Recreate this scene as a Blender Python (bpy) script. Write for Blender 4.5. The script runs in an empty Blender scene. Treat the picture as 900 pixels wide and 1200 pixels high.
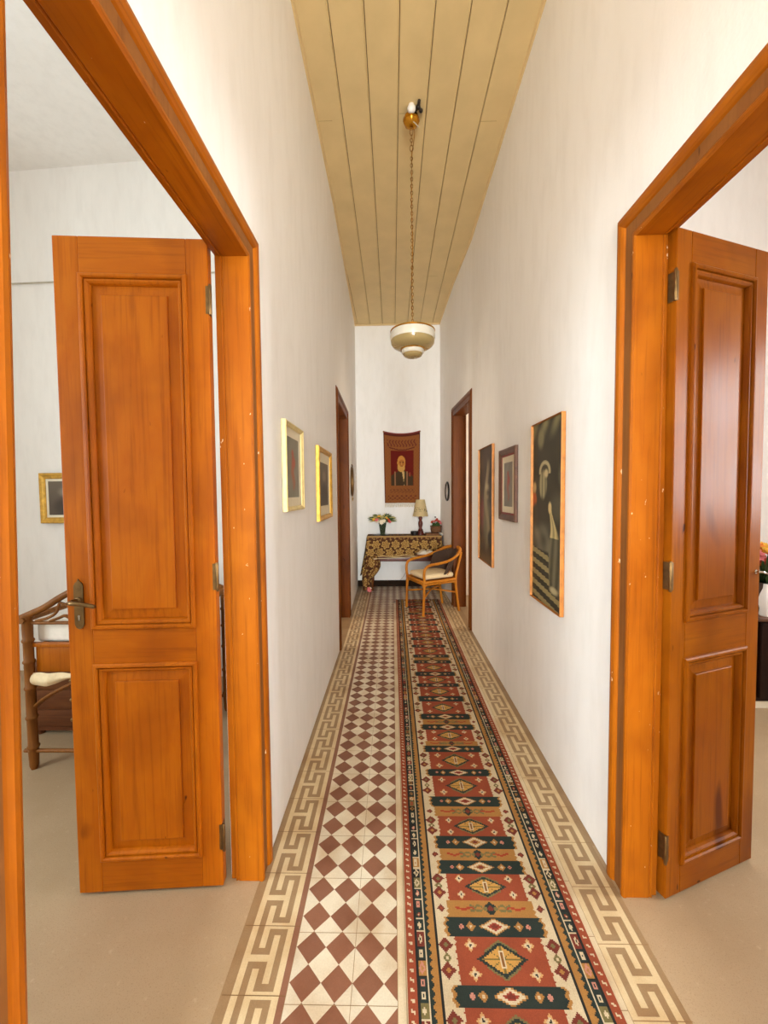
import bpy, bmesh, math, random
import numpy as np
from mathutils import Vector, Matrix, Euler
random.seed(7)
PI = math.pi
COL = bpy.context.scene.collection

# ------------------------------------------------------------------ helpers
def lin(r, g, b):
    f = lambda c: (c/255/12.92) if c/255 <= .04045 else ((c/255+.055)/1.055)**2.4
    return (f(r), f(g), f(b), 1)

class MB:
    """collects geometry for ONE mesh object"""
    def __init__(s): s.v = []; s.f = []; s.m = []; s.c = []
    def add(s, vs, fs, m=0, c=None):
        n = len(s.v); s.v += [tuple(p) for p in vs]
        for f in fs:
            s.f.append(tuple(i+n for i in f)); s.m.append(m); s.c.append(c)
    def box(s, a, b, m=0, c=None):
        x0, y0, z0 = a; x1, y1, z1 = b
        s.add([(x0,y0,z0),(x1,y0,z0),(x1,y1,z0),(x0,y1,z0),(x0,y0,z1),(x1,y0,z1),(x1,y1,z1),(x0,y1,z1)],
              [(0,3,2,1),(4,5,6,7),(0,1,5,4),(1,2,6,5),(2,3,7,6),(3,0,4,7)], m, c)
    def bbox(s, a, b, e=.004, m=0):
        """box with chamfered edges"""
        bm = bmesh.new(); bmesh.ops.create_cube(bm, size=1)
        for v in bm.verts:
            v.co = Vector([a[i]+(v.co[i]+.5)*(b[i]-a[i]) for i in range(3)])
        bmesh.ops.bevel(bm, geom=bm.edges[:], offset=e, segments=2, affect='EDGES', profile=.6)
        s.bm(bm, m)
    def bm(s, bm, m=0, c=None):
        bm.verts.index_update()
        s.add([v.co[:] for v in bm.verts], [[v.index for v in f.verts] for f in bm.faces], m, c); bm.free()
    def quad(s, pts, m=0, c=None): s.add(pts, [tuple(range(len(pts)))], m, c)
    def prism(s, poly, z0, z1, m=0, c=None):
        n = len(poly)
        s.add([(x,y,z0) for x,y in poly]+[(x,y,z1) for x,y in poly],
              [tuple(range(n-1,-1,-1)), tuple(range(n,2*n))]+[(i,(i+1)%n,n+(i+1)%n,n+i) for i in range(n)], m, c)
    def tube(s, pts, r, seg=10, m=0, c=None, closed=False, flat=None):
        pts = [Vector(p) for p in pts]; n = len(pts)
        rs = r if isinstance(r, (list, tuple)) else [r]*n
        T = []
        for i in range(n):
            a = pts[(i-1) % n] if closed or i > 0 else pts[i]
            b = pts[(i+1) % n] if closed or i < n-1 else pts[i]
            t = b-a; T.append(t.normalized() if t.length else Vector((0,0,1)))
        up = Vector((0,0,1)) if abs(T[0].z) < .9 else Vector((1,0,0))
        nx = T[0].cross(up).normalized(); vs = []
        for i in range(n):
            nx = (nx - T[i]*nx.dot(T[i])); nx = nx.normalized() if nx.length > 1e-6 else T[i].orthogonal().normalized()
            ny = T[i].cross(nx)
            for k in range(seg):
                a = 2*PI*k/seg
                vs.append(pts[i]+nx*math.cos(a)*rs[i]+ny*math.sin(a)*rs[i]*(flat or 1))
        fs = []
        for i in range(n if closed else n-1):
            j = (i+1) % n
            for k in range(seg):
                k2 = (k+1) % seg
                fs.append((i*seg+k, i*seg+k2, j*seg+k2, j*seg+k))
        if not closed:
            fs.append(tuple(range(seg-1,-1,-1))); fs.append(tuple((n-1)*seg+k for k in range(seg)))
        s.add(vs, fs, m, c)
    def lathe(s, prof, seg=32, o=(0,0,0), m=0, c=None, sx=1, sy=1):
        """prof: (r,z) bottom to top"""
        vs = []; fs = []; n = len(prof)
        for r, z in prof:
            for k in range(seg):
                a = 2*PI*k/seg; vs.append((o[0]+max(r,1e-4)*math.cos(a)*sx, o[1]+max(r,1e-4)*math.sin(a)*sy, o[2]+z))
        for i in range(n-1):
            for k in range(seg):
                k2 = (k+1) % seg; fs.append((i*seg+k, i*seg+k2, (i+1)*seg+k2, (i+1)*seg+k))
        fs.append(tuple(range(seg-1,-1,-1))); fs.append(tuple((n-1)*seg+k for k in range(seg)))
        s.add(vs, fs, m, c)
    def ball(s, o, r, sx=1, sy=1, sz=1, seg=12, ring=8, m=0, c=None):
        s.lathe([(r*math.cos(a)*1, r*math.sin(a)*sz) for a in [(-PI/2)+PI*i/ring for i in range(ring+1)]], seg, o, m, c, sx, sy)
    def xform(s, M):
        s.v = [tuple(M @ Vector(p)) for p in s.v]; return s
    def build(s, name, mats, parent=None, loc=(0,0,0), rot=(0,0,0), smooth=False, normals=True):
        me = bpy.data.meshes.new(name)
        me.from_pydata(s.v, [], s.f); 
        for m in (mats if isinstance(mats, (list, tuple)) else [mats]): me.materials.append(m)
        me.polygons.foreach_set('material_index', s.m)
        if any(c is not None for c in s.c):
            at = me.color_attributes.new('Pattern', 'FLOAT_COLOR', 'CORNER')
            arr = np.ones((len(me.loops), 4), dtype=np.float32); k = 0
            for f, c in zip(s.f, s.c):
                arr[k:k+len(f)] = c or (1,1,1,1); k += len(f)
            at.data.foreach_set('color', arr.ravel())
        if normals:
            bm = bmesh.new(); bm.from_mesh(me); bmesh.ops.recalc_face_normals(bm, faces=bm.faces); bm.to_mesh(me); bm.free()
        if smooth:
            me.polygons.foreach_set('use_smooth', [True]*len(me.polygons))
            try: me.set_sharp_from_angle(angle=math.radians(42 if smooth is True else smooth))
            except Exception: pass
        me.update()
        o = bpy.data.objects.new(name, me); COL.objects.link(o)
        o.location = loc; o.rotation_euler = rot
        if parent: o.parent = parent
        return o

def tag(o, label, cat=None, group=None, kind=None):
    o['label'] = label
    if cat: o['category'] = cat
    if group: o['group'] = group
    if kind: o['kind'] = kind
    return o
def empty(name, loc=(0,0,0), rot=(0,0,0)):
    o = bpy.data.objects.new(name, None); COL.objects.link(o); o.location = loc; o.rotation_euler = rot
    o.empty_display_size = .1; return o
def spline(pts, n=8):
    """Catmull-Rom through points"""
    P = [Vector(p) for p in pts]; P = [P[0]*2-P[1]]+P+[P[-1]*2-P[-2]]; out = []
    for i in range(1, len(P)-2):
        for k in range(n):
            t = k/n; a, b, c, d = P[i-1:i+3]
            out.append(.5*((2*b)+(c-a)*t+(2*a-5*b+4*c-d)*t*t+(3*b-a-3*c+d)*t**3))
    out.append(P[-2]); return out

# ------------------------------------------------------------------ materials
def nodes(name):
    m = bpy.data.materials.new(name); m.use_nodes = True
    nt = m.node_tree; return m, nt, nt.nodes['Principled BSDF']
def N(nt, t, **kw):
    n = nt.nodes.new(t)
    for k, v in kw.items():
        if k in n.inputs: n.inputs[k].default_value = v
        else: setattr(n, k, v)
    return n
def mixc(nt, fac, a, b, mode='MIX'):
    n = nt.nodes.new('ShaderNodeMix'); n.data_type = 'RGBA'; n.blend_type = mode
    for s, v in ((0, fac), (6, a), (7, b)):
        if hasattr(v, 'links'): nt.links.new(v, n.inputs[s])
        else: n.inputs[s].default_value = v
    return n.outputs[2]
def noise(nt, scale, detail=4, stretch=(1,1,1), rough=.55, dist=0):
    tc = N(nt, 'ShaderNodeTexCoord'); mp = N(nt, 'ShaderNodeMapping'); mp.inputs['Scale'].default_value = stretch
    nt.links.new(tc.outputs['Object'], mp.inputs[0])
    n = N(nt, 'ShaderNodeTexNoise', Scale=scale, Detail=detail, Roughness=rough, Distortion=dist)
    nt.links.new(mp.outputs[0], n.inputs[0]); return n.outputs[0]
def ramp(nt, fac, a, b):
    r = N(nt, 'ShaderNodeMapRange'); r.inputs[1].default_value = a; r.inputs[2].default_value = b
    nt.links.new(fac, r.inputs[0]); return r.outputs[0]
def bump(nt, bs, h, strength=.2, dist=.01):
    b = N(nt, 'ShaderNodeBump', Strength=strength, Distance=dist)
    nt.links.new(h, b.inputs['Height']); nt.links.new(b.outputs[0], bs.inputs['Normal'])

def plain(name, col, rough=.6, metal=0, var=.12, scale=20, bmp=0, spec=.5, **kw):
    m, nt, bs = nodes(name)
    n = noise(nt, scale, 5)
    d = tuple(c*(1-var) for c in col[:3])+(1,); l = tuple(min(1, c*(1+var)) for c in col[:3])+(1,)
    nt.links.new(mixc(nt, ramp(nt, n, .3, .7), d, l), bs.inputs['Base Color'])
    bs.inputs['Roughness'].default_value = rough; bs.inputs['Metallic'].default_value = metal
    bs.inputs['Specular IOR Level'].default_value = spec
    for k, v in kw.items(): bs.inputs[k.replace('_', ' ')].default_value = v
    if bmp: bump(nt, bs, n, bmp, .004)
    return m

def wood(name, light, mid, dark, axis='z', rough=.38, chips=.0, spec=.15):
    m, nt, bs = nodes(name)
    st = {'z': (1,1,.03), 'y': (1,.03,1), 'x': (.03,1,1)}[axis]
    st2 = {'z': (1,1,.35), 'y': (1,.35,1), 'x': (.35,1,1)}[axis]
    fine = noise(nt, 70, 5, st, .65, .4); broad = noise(nt, 9, 4, st2, .55, .9); blot = noise(nt, 3.3, 3, (1,1,.7), .5, .3)
    half = tuple((a_+b_)/2 for a_, b_ in zip(mid, dark))
    c = mixc(nt, ramp(nt, broad, .25, .75), mid, light)
    c = mixc(nt, ramp(nt, fine, .50, .95), c, dark)
    c = mixc(nt, ramp(nt, blot, .50, .95), c, dark)
    kn = noise(nt, 5.5, 1, st2, .4, .6)
    c = mixc(nt, ramp(nt, kn, .71, .78), c, dark)
    sp = noise(nt, 26, 2, st2, .5, .2); c = mixc(nt, ramp(nt, sp, .74, .78), c, tuple(v*.6 for v in dark[:3])+(1,))
    if chips:
        ch = noise(nt, 42, 3, (1,1,.55) if axis == 'z' else (1,.55,1), .6)
        c = mixc(nt, ramp(nt, ch, chips, chips+.02), c, lin(226,190,150))
    nt.links.new(c, bs.inputs['Base Color'])
    r = N(nt, 'ShaderNodeMapRange'); nt.links.new(broad, r.inputs[0]); r.inputs[3].default_value = rough-.06; r.inputs[4].default_value = rough+.1
    nt.links.new(r.outputs[0], bs.inputs['Roughness']); bs.inputs['Specular IOR Level'].default_value = spec
    bump(nt, bs, fine, .12, .002)
    return m

def painted(name, rough=.85, amt=.18, scale=160, bmp=.25, dirt=None, spec=.3):
    """colour comes from the mesh's own 'Pattern' attribute (woven / printed / tiled design)"""
    m, nt, bs = nodes(name)
    at = N(nt, 'ShaderNodeVertexColor', layer_name='Pattern')
    n = noise(nt, scale, 3); n2 = noise(nt, 5, 4)
    c = mixc(nt, ramp(nt, n, .25, .8), at.outputs[0], (1-amt,)*3+(1,), 'MULTIPLY')
    c2 = mixc(nt, .6, c, c)
    if dirt:
        f = N(nt, 'ShaderNodeMath', operation='MULTIPLY'); nt.links.new(ramp(nt, n2, .42, .8), f.inputs[0]); f.inputs[1].default_value = dirt[1]
        c2 = mixc(nt, f.outputs[0], c, dirt[0], 'MULTIPLY')
    nt.links.new(c2, bs.inputs['Base Color'])
    bs.inputs['Roughness'].default_value = rough; bs.inputs['Specular IOR Level'].default_value = spec
    if bmp: bump(nt, bs, n, bmp, .002)
    return m

def mk_plaster(name, base, var, stretch=(1,1,.25)):
    m, nt, bs = nodes(name)
    a = noise(nt, 2.2, 5, stretch, .6); b = noise(nt, 14, 5, stretch, .6); f = noise(nt, 70, 3)
    c = mixc(nt, ramp(nt, a, .3, .75), base, var)
    c = mixc(nt, ramp(nt, b, .45, .95), c, tuple(v*.93 for v in var[:3])+(1,))
    nt.links.new(c, bs.inputs['Base Color']); bs.inputs['Roughness'].default_value = .8
    bs.inputs['Specular IOR Level'].default_value = .25
    mx = N(nt, 'ShaderNodeMath', operation='ADD'); nt.links.new(b, mx.inputs[0]); nt.links.new(f, mx.inputs[1])
    bump(nt, bs, mx.outputs[0], .10, .006)
    return m

M = {}
M['wall'] = mk_plaster('plaster', lin(245,243,242), lin(241,238,235))
M['room'] = mk_plaster('plaster_room', lin(238,233,227), lin(232,226,219))
M['ceil'] = plain('ceiling_paint', lin(214,188,136), .6, var=.06, scale=4, bmp=.05)
M['ceil_edge'] = plain('ceiling_edge_paint', lin(216,188,138), .55, var=.05, scale=6)
M['grime'] = plain('groove_grime', lin(120,88,48), .9)
OR = (lin(168,93,10), lin(150,76,6), lin(100,43,3))
M['woodz'] = wood('varnished_pine_upright', *OR, axis='z', chips=.80)
M['woody'] = wood('varnished_pine_level', *OR, axis='y', chips=.72)
M['trimz'] = wood('pine_trim_upright', *OR, axis='z', chips=.70)
M['doorz'] = wood('door_stile_wood', lin(182,99,9), lin(166,82,5), lin(112,48,3), axis='z', rough=.38)
M['doorx'] = wood('door_rail_wood', lin(178,96,9), lin(162,80,5), lin(110,47,3), axis='x', rough=.38)
DIMLEAF = (lin(148,82,10), lin(132,65,6), lin(88,38,4))  # door wood darkened: the dimmer light on the right leaf is in the colour
M['rdoorz'] = wood('dimmed_stile_wood', *DIMLEAF, axis='z', rough=.30, spec=.06)
M['rdoorx'] = wood('dimmed_rail_wood', *DIMLEAF, axis='x', rough=.30, spec=.06)
M['stripwood'] = wood('brown_strip_pine', lin(142,92,46), lin(130,78,34), lin(98,54,20), axis='z', rough=.6, chips=.8)  # browner pine on the flat strip of the near casings
M['dimwood'] = wood('dim_varnished_pine', lin(116,62,16), lin(100,50,10), lin(62,29,6), axis='z', rough=.4)  # same pine as the near frames, darkened to stand for dim light
M['deskwood'] = wood('desk_walnut', lin(118,66,32), lin(94,50,24), lin(52,26,12), axis='x', rough=.45)
M['chest'] = wood('dark_chest_wood', lin(106,62,32), lin(86,46,24), lin(46,22,10), axis='x', rough=.5)
M['ebony'] = wood('black_brown_wood', lin(44,24,16), lin(34,18,12), lin(16,8,6), axis='z', rough=.3)
M['rattan'] = wood('honey_rattan', lin(200,130,40), lin(178,104,26), lin(126,66,14), axis='z', rough=.4)
M['bamboo'] = wood('bamboo_cane', lin(136,86,36), lin(114,66,26), lin(70,38,14), axis='z', rough=.45)
M['brass'] = plain('polished_brass', lin(196,140,44), .22, 1, var=.1)
M['oldbrass'] = plain('tarnished_brass', lin(120,92,56), .4, .9, var=.25, scale=40)
M['chain'] = plain('chain_metal', lin(150,108,48), .4, .8, var=.3, scale=30)
M['chrome'] = plain('worn_nickel', lin(196,190,178), .22, 1)
M['gold'] = plain('gilt_frame', lin(206,158,66), .4, .55, var=.25, scale=30, bmp=.2)
M['palegold'] = plain('pale_gilt_frame', lin(226,204,142), .4, .35, var=.1, scale=24)
M['orangegold'] = plain('orange_gilt', lin(172,108,40), .5, .2, var=.25, scale=26)
M['brownframe'] = plain('brown_frame', lin(92,56,36), .4, var=.25, scale=30)
M['maroon'] = plain('maroon_fillet', lin(128,40,32), .5)
M['cream'] = plain('cream_mount', lin(226,214,188), .8, var=.04)
M['art'] = painted('painted_picture', .5, .10, 120, .1)
M['tapestry'] = painted('woven_tapestry', .95, .3, 240, .5)
M['rug'] = painted('kilim_wool', .95, .34, 420, .6, (lin(196,176,150), .5))
M['tile'] = painted('cement_tile', .42, .16, 210, .05, (lin(200,164,118), .75), .4)
M['cloth'] = painted('printed_tablecloth', .9, .2, 260, .35)
M['fringe'] = plain('fringe_thread', lin(212,196,168), .95, var=.25, scale=60)
M['white'] = plain('white_linen', lin(232,224,210), .9, var=.05, scale=30, bmp=.2)
M['paper'] = plain('white_paper', lin(236,228,212), .85, var=.03)
M['cushion'] = plain('cream_cushion', lin(222,200,160), .9, var=.06, scale=60, bmp=.2)
M['darkfab'] = plain('dark_brown_fabric', lin(66,46,34), .9, var=.15, scale=120, bmp=.3)
M['shade'] = plain('parchment_shade', lin(214,190,140), .8, var=.10, scale=12, Transmission_Weight=.12)
M['shadeprint'] = plain('shade_print', lin(96,78,50), .85)
M['redwood'] = plain('red_brown_turned_wood', lin(92,34,20), .35, var=.25, scale=20)
M['black'] = plain('black_lacquer', lin(30,22,20), .4, var=.2)
M['porcelain'] = plain('white_porcelain', lin(226,220,214), .3, var=.03)
M['wire'] = plain('cable_sheath', lin(180,170,150), .6)
M['mirror'] = plain('silver_mirror', lin(214,208,196), .08, 1, var=.02)
M['basket'] = plain('wicker_basket', lin(120,78,46), .8, var=.4, scale=90, bmp=.6)
M['leaf'] = plain('leaf_green', lin(58,82,36), .5, var=.4, scale=30)
M['palegreen'] = plain('dry_pale_green', lin(186,174,110), .7, var=.3, scale=30)
M['petalw'] = plain('white_petal', lin(240,228,206), .7, var=.06)
M['petalp'] = plain('pink_petal', lin(222,122,124), .7, var=.15)
M['petalo'] = plain('orange_petal', lin(226,132,40), .7, var=.15)
M['petaly'] = plain('yellow_petal', lin(232,182,60), .7, var=.12)
M['petalr'] = plain('red_petal', lin(190,66,44), .7, var=.2)
M['pot'] = plain('dark_brown_pot', lin(66,44,32), .45, var=.2)
M['darktile'] = plain('dark_skirting', lin(44,32,24), .95, var=.15, spec=.08)
def glassy(name, col, rough, trans=1, ior=1.45):
    m, nt, bs = nodes(name); n = noise(nt, 20, 2)
    nt.links.new(mixc(nt, ramp(nt, n, .3, .7), col, tuple(c*.96 for c in col[:3])+(1,)), bs.inputs['Base Color'])
    bs.inputs['Roughness'].default_value = rough; bs.inputs['Transmission Weight'].default_value = trans; bs.inputs['IOR'].default_value = ior
    return m
M['glass'] = glassy('honey_glass', lin(250,216,146), .10, .68)
M['milk'] = glassy('milky_glass', lin(250,242,226), .35, .4)
M['vase'] = glassy('green_glass', lin(120,140,110), .06, .8)
m, nt, bs = nodes('room_floor')
a = noise(nt, 260, 3); b = noise(nt, 3, 5); c_ = noise(nt, 46, 4)
c = mixc(nt, ramp(nt, b, .3, .75), lin(172,147,116), lin(160,134,102)); c = mixc(nt, ramp(nt, a, .55, .75), c, lin(142,114,84))
c = mixc(nt, ramp(nt, c_, .62, .8), c, lin(180,156,126)); nt.links.new(c, bs.inputs['Base Color'])
bs.inputs['Roughness'].default_value = .5; bs.inputs['Specular IOR Level'].default_value = .35; bump(nt, bs, a, .05, .002); M['floor'] = m

# ------------------------------------------------------------------ setting: measures (metres; corridor runs along +y)
H = 4.275
def ipol(t, P):
    if t <= P[0][0]: return P[0][1]
    for (a, x), (b, y) in zip(P, P[1:]):
        if t <= b: return x+(y-x)*(t-a)/(b-a)
    return P[-1][1]
XL = [(-5,-.54),(0,-.54),(3.9,-.535),(5.0,-.556),(6.62,-.588)]
XR = [(-5,.87),(0,.87),(4.45,.875),(5.39,.82),(6.62,.785)]
xl = lambda y: ipol(y, XL); xr = lambda y: ipol(y, XR)
YB, YF = 6.62, -4.6
TW = .13

def wall_run(side, segs, thick=TW):
    mb = MB(); fx = xl if side < 0 else xr
    for y0, y1, z0, z1 in segs:
        ys = sorted({y0, y1} | {k for k, _ in (XL if side < 0 else XR) if y0 < k < y1})
        poly = [(fx(y), y) for y in ys]+[(fx(y)+side*thick, y) for y in reversed(ys)]
        mb.prism(poly, z0, z1)
    return mb
L1 = dict(yn0=.506, yn1=.583, yf=1.523, zt=2.432); R1 = dict(yn0=.36, yn1=.36, yf=1.475, zt=2.444)
L2 = dict(yn0=3.99, yn1=3.99, yf=4.93, zt=2.46);  R2 = dict(yn0=4.56, yn1=4.56, yf=5.385, zt=2.56)
o = wall_run(-1, [(YF,.48,0,H),(.48,1.55,2.475,H),(1.55,3.965,0,H),(3.965,4.955,2.49,H),(4.955,YB,0,H)]).build('wall_left', M['wall'])
tag(o, 'white plastered left wall of the corridor with two doorways', 'wall', kind='structure')
o = wall_run(1, [(YF,.33,0,H),(.33,1.50,2.49,H),(1.50,4.535,0,H),(4.535,5.41,2.59,H),(5.41,YB,0,H)]).build('wall_right', M['wall'])
tag(o, 'white plastered right wall of the corridor with two doorways', 'wall', kind='structure')
mb = MB(); mb.box((-.75,YB,0),(1.0,YB+.15,H)); o = mb.build('wall_back', M['wall'])
tag(o, 'white end wall of the corridor behind the tapestry', 'wall', kind='structure')
# entrance wall behind the viewer, with a tall opening that lets daylight in
mb = MB(); mb.box((-.75,YF-.15,0),(-.42,YF,H)); mb.box((.75,YF-.15,0),(1.1,YF,H)); mb.box((-.42,YF-.15,3.1),(.75,YF,H)); mb.box((-.42,YF-.15,0),(.75,YF,.45))
o = mb.build('wall_front', M['wall']); tag(o, 'entrance wall closing the near end of the corridor', 'wall', kind='structure')

# ceiling of the corridor: seven grooved boards running away from the viewer
mb = MB(); nb = 7; x0, x1 = -.60, .93; bw = 1.41/7
prof = []
for i in range(nb+1):
    e = -.54+i*bw
    prof += [(e-.013,0,0),(e-.009,.004,0),(e-.005,.001,0),(e-.0028,.001,0),(e-.0022,.012,1),(e+.0022,.012,1),(e+.0028,0,0)]
prof = [(x0,0,0)]+prof+[(x1,0,0)]
for (a, da, ma), (b, db, mb_) in zip(prof, prof[1:]):
    mb.quad([(a,YF,H+da),(b,YF,H+db),(b,YB,H+db),(a,YB,H+da)], 1 if ma and mb_ else 0)
for i, y in ((0,3.06),(3,3.02),(6,3.1),(5,5.2)):
    e = -.54+i*bw; mb.box((e+.006,y,H-.0006),(e+bw*.6,y+.0014,H+.001), 1)
mb.box((x0,YF,H+.02),(x1,YB,H+.06))
o = mb.build('ceiling', [M['ceil'], M['grime']], normals=False); tag(o, 'tan painted board ceiling of the corridor', 'ceiling', kind='structure')
mb = MB()
for fx, P, s in ((xl, XL, 1), (xr, XR, -1)):
    ys = [YF]+[k for k, _ in P if YF < k < YB]+[YB]
    for a, b in zip(ys, ys[1:]):
        pr = lambda y: [(fx(y)-s*.004,y,H-.022),(fx(y)+s*.009,y,H-.019),(fx(y)+s*.013,y,H-.008),(fx(y)+s*.02,y,H+.004),(fx(y)-s*.004,y,H+.004)]
        A, B = pr(a), pr(b)
        mb.add(A+B, [(i,(i+1)%5,5+(i+1)%5,5+i) for i in range(5)])
mb.box((-.6,YB-.018,H-.022),(.8,YB+.003,H+.003))
o = mb.build('trim_1', M['ceil_edge']); tag(o, 'thin tan moulding where corridor walls meet the board ceiling', 'moulding', kind='structure')

# corridor floor: patterned cement tiles
CR, TN, BR, WH, GT = lin(214,192,152), lin(156,128,94), lin(136,90,68), lin(220,208,184), lin(150,122,88)
BRN = lin(142,98,76)
mb = MB()
def cell(xa, xb, ya, yb, c, z=0): mb.quad([(xa,ya,z),(xb,ya,z),(xb,yb,z),(xa,yb,z)], 0, c)
Sx = [[1,1,1,1,1,0,1]]
bar_l = 'CCCCCGC'; bar_r = 'CGCCCCC'
S_far2near = ['CGCGGGC','CGCGCGC','CGCGCGC','CGGGCGC']; T_far2near = [r[::-1] for r in S_far2near]
def key(xa, unit, ybar_left, yend):
    """greek key border; ybar_left = y of one bar joined to the left border line"""
    k0 = int(math.floor((YF-ybar_left)/.2)); k1 = int((yend-ybar_left)/.2)+1
    for k in range(k0, k1+1):
        base = ybar_left+.2*k
        rows = []
        # going nearer from the left bar: T motif, right bar, S motif
        for r in [bar_l]+T_far2near+[bar_r]+S_far2near: rows.append(r)
        for i, r in enumerate(rows):
            yb = base+.01-i*.02; ya = yb-.02
            if yb < YF or ya > yend: continue
            yb = min(yb, yend); ya = max(ya, YF); j = 0
            while j < 7:
                e = j
                while e+1 < 7 and r[e+1] == r[j]: e += 1
                cell(xa+j*unit, xa+(e+1)*unit, ya, yb, CR if r[j] == 'C' else TN); j = e+1
cell(-.545,-.512,YF,YB,TN); cell(-.66,-.545,1.6,YB,TN); key(-.512,.0213,1.258,YB); cell(-.363,-.342,YF,YB,BRN)
def clipx(P, xa, xb):
    for lim, s in ((xa,1),(xb,-1)):
        out = []
        for p, q in zip(P, P[1:]+P[:1]):
            ip, iq = s*(p[0]-lim) >= 0, s*(q[0]-lim) >= 0
            if ip: out.append(p)
            if ip != iq:
                t = (lim-p[0])/(q[0]-p[0]); out.append((lim, p[1]+t*(q[1]-p[1])))
        P = out
        if len(P) < 3: return []
    return P
for j in range(-60, 57):
    for i in range(-2, 11):
        for dx, col in ((0, BR), (.05, None)):
            cx, cy = -.29+.1*i+dx, 1.193+.1*j+dx
            if cy < YF or cy > YB: continue
            P = clipx([(cx,cy-.05),(cx+.05,cy),(cx,cy+.05),(cx-.05,cy)], -.342, .003 if cy < 5.6 else .66)
            if P:
                c = col or WH; q = random.uniform(.93,1.05); c = tuple(v*q for v in c[:3])+(1,)
                mb.quad([(p[0],p[1],0) for p in P], 0, c)
cell(.003,.688,YF,5.6,lin(214,196,164)); cell(.66,.688,5.6,YB,lin(214,196,164)); key(.688,.0213,1.315,YB); cell(.837,.858,YF,YB,TN); cell(.858,.9,1.7,YB,TN)
for k in range(-31, 29):
    y = 1.138+.2*k
    if YF < y < YB: cell(-.342,.003,y-.0009,y+.0009,GT,.0003); cell(.655,.688,y-.001,y+.001,GT,.0003)
    y = 1.158+.2*k
    if YF < y < YB: cell(-.54,-.342,y-.0012,y+.0012,lin(128,96,60),.0003)
    y = 1.315+.2*k
    if YF < y < YB: cell(.688,.86,y-.0012,y+.0012,lin(150,116,78),.0003)
for x in (-.342,-.14,.003,.03,.688): cell(x-.0008,x+.0008,YF,YB,GT,.0003)
o = mb.build('floor', M['tile'], normals=False)
tag(o, 'corridor floor of cement tiles with brown diamonds and greek key borders', 'floor', kind='structure')

# side rooms (three walls, floor, ceiling each)
def room(side, label, y0, y1, xo, tilt, hz, wins, yskip=None):
    xi = (-.54-TW) if side < 0 else (.87+TW)
    xin = -.545 if side < 0 else .855
    mb = MB(); mb.box((min(xin,xo),y0,-.05),(max(xin,xo),y1+.6,-.0004)); o = mb.build('floor', M['floor'])
    tag(o, f'beige speckled floor of the {label} room', 'floor', kind='structure')
    mb = MB(); mb.box((min(xi,xo),y0,hz),(max(xi,xo),y1+.6,hz+.08)); o = mb.build('ceiling', M['room'])
    tag(o, f'pale ceiling of the {label} room', 'ceiling', kind='structure')
    mb = MB(); mb.prism([(xi,y1),(xo,y1+tilt),(xo,y1+tilt+.12),(xi,y1+.12)],0,hz); o = mb.build('wall_far_'+label.split()[-1], M['room'])
    tag(o, f'white far wall of the {label} room', 'wall', kind='structure')
    mb = MB(); mb.box((min(xi,xo),y0-.12,0),(max(xi,xo),y0,hz)); o = mb.build('wall_near_'+label.split()[-1], M['room'])
    tag(o, f'white near wall of the {label} room', 'wall', kind='structure')
    mb = MB(); xa, xb = sorted((xo, xo+side*.2)); ye = y1+.6; cur = y0
    for a, b, z0, z1 in wins:
        mb.box((xa,cur,0),(xb,a,hz)); mb.box((xa,a,0),(xb,b,z0)); mb.box((xa,a,z1),(xb,b,hz)); cur = b
    mb.box((xa,cur,0),(xb,ye,hz)); o = mb.build('wall_window_'+label.split()[-1], M['room'])
    tag(o, f'window wall of the {label} room', 'wall', kind='structure')
room(-1, 'near left', -2.6, 3.27, -3.9, .2, 4.27, [(-.9,.9,.9,3.2)])
room(1, 'near right', -2.6, 3.35, 3.9, 0, 4.27, [(.55,1.4,1.25,2.7)])
room(-1, 'farther left', 4.0-.2, 6.0, -2.6, 0, 3.6, [(4.6,5.4,.9,2.6)])
room(1, 'farther right', 4.3, 6.0, 3.0, 0, 3.6, [(4.9,5.7,.9,2.6)])
k = 0
def window(xo, side, a, b, z0, z1, where):
    global k; k += 1
    r = empty(f'window_{k}', (xo+side*.08,(a+b)/2,z0)); tag(r, f'tall casement window of the {where} room', 'window', kind='structure')
    w = (b-a)/2; h = z1-z0; mb = MB()
    for y0, y1 in ((-w,-w+.06),(w-.06,w),(-.04,.04)): mb.box((-.03,y0,0),(.03,y1,h))
    for zz in (0,h*.5,h-.06): mb.box((-.03,-w,zz),(.03,w,zz+.06))
    mb.build('window_frame', M['woodz'], r)
window(-3.9,-1,-.9,.9,.9,3.2,'near left'); window(3.9,1,.55,1.4,1.25,2.7,'near right')
window(-2.6,-1,4.6,5.4,.9,2.6,'farther left'); window(3.0,1,4.9,5.7,.9,2.6,'farther right')  # far left window is unseen, added to go with its fill light
mb = MB(); mb.box((-.588,YB-.012,0),(.79,YB+.004,.10)); o = mb.build('baseboard_back', M['darktile']); tag(o, 'dark skirting along the corridor end wall', 'skirting', kind='structure')

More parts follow.
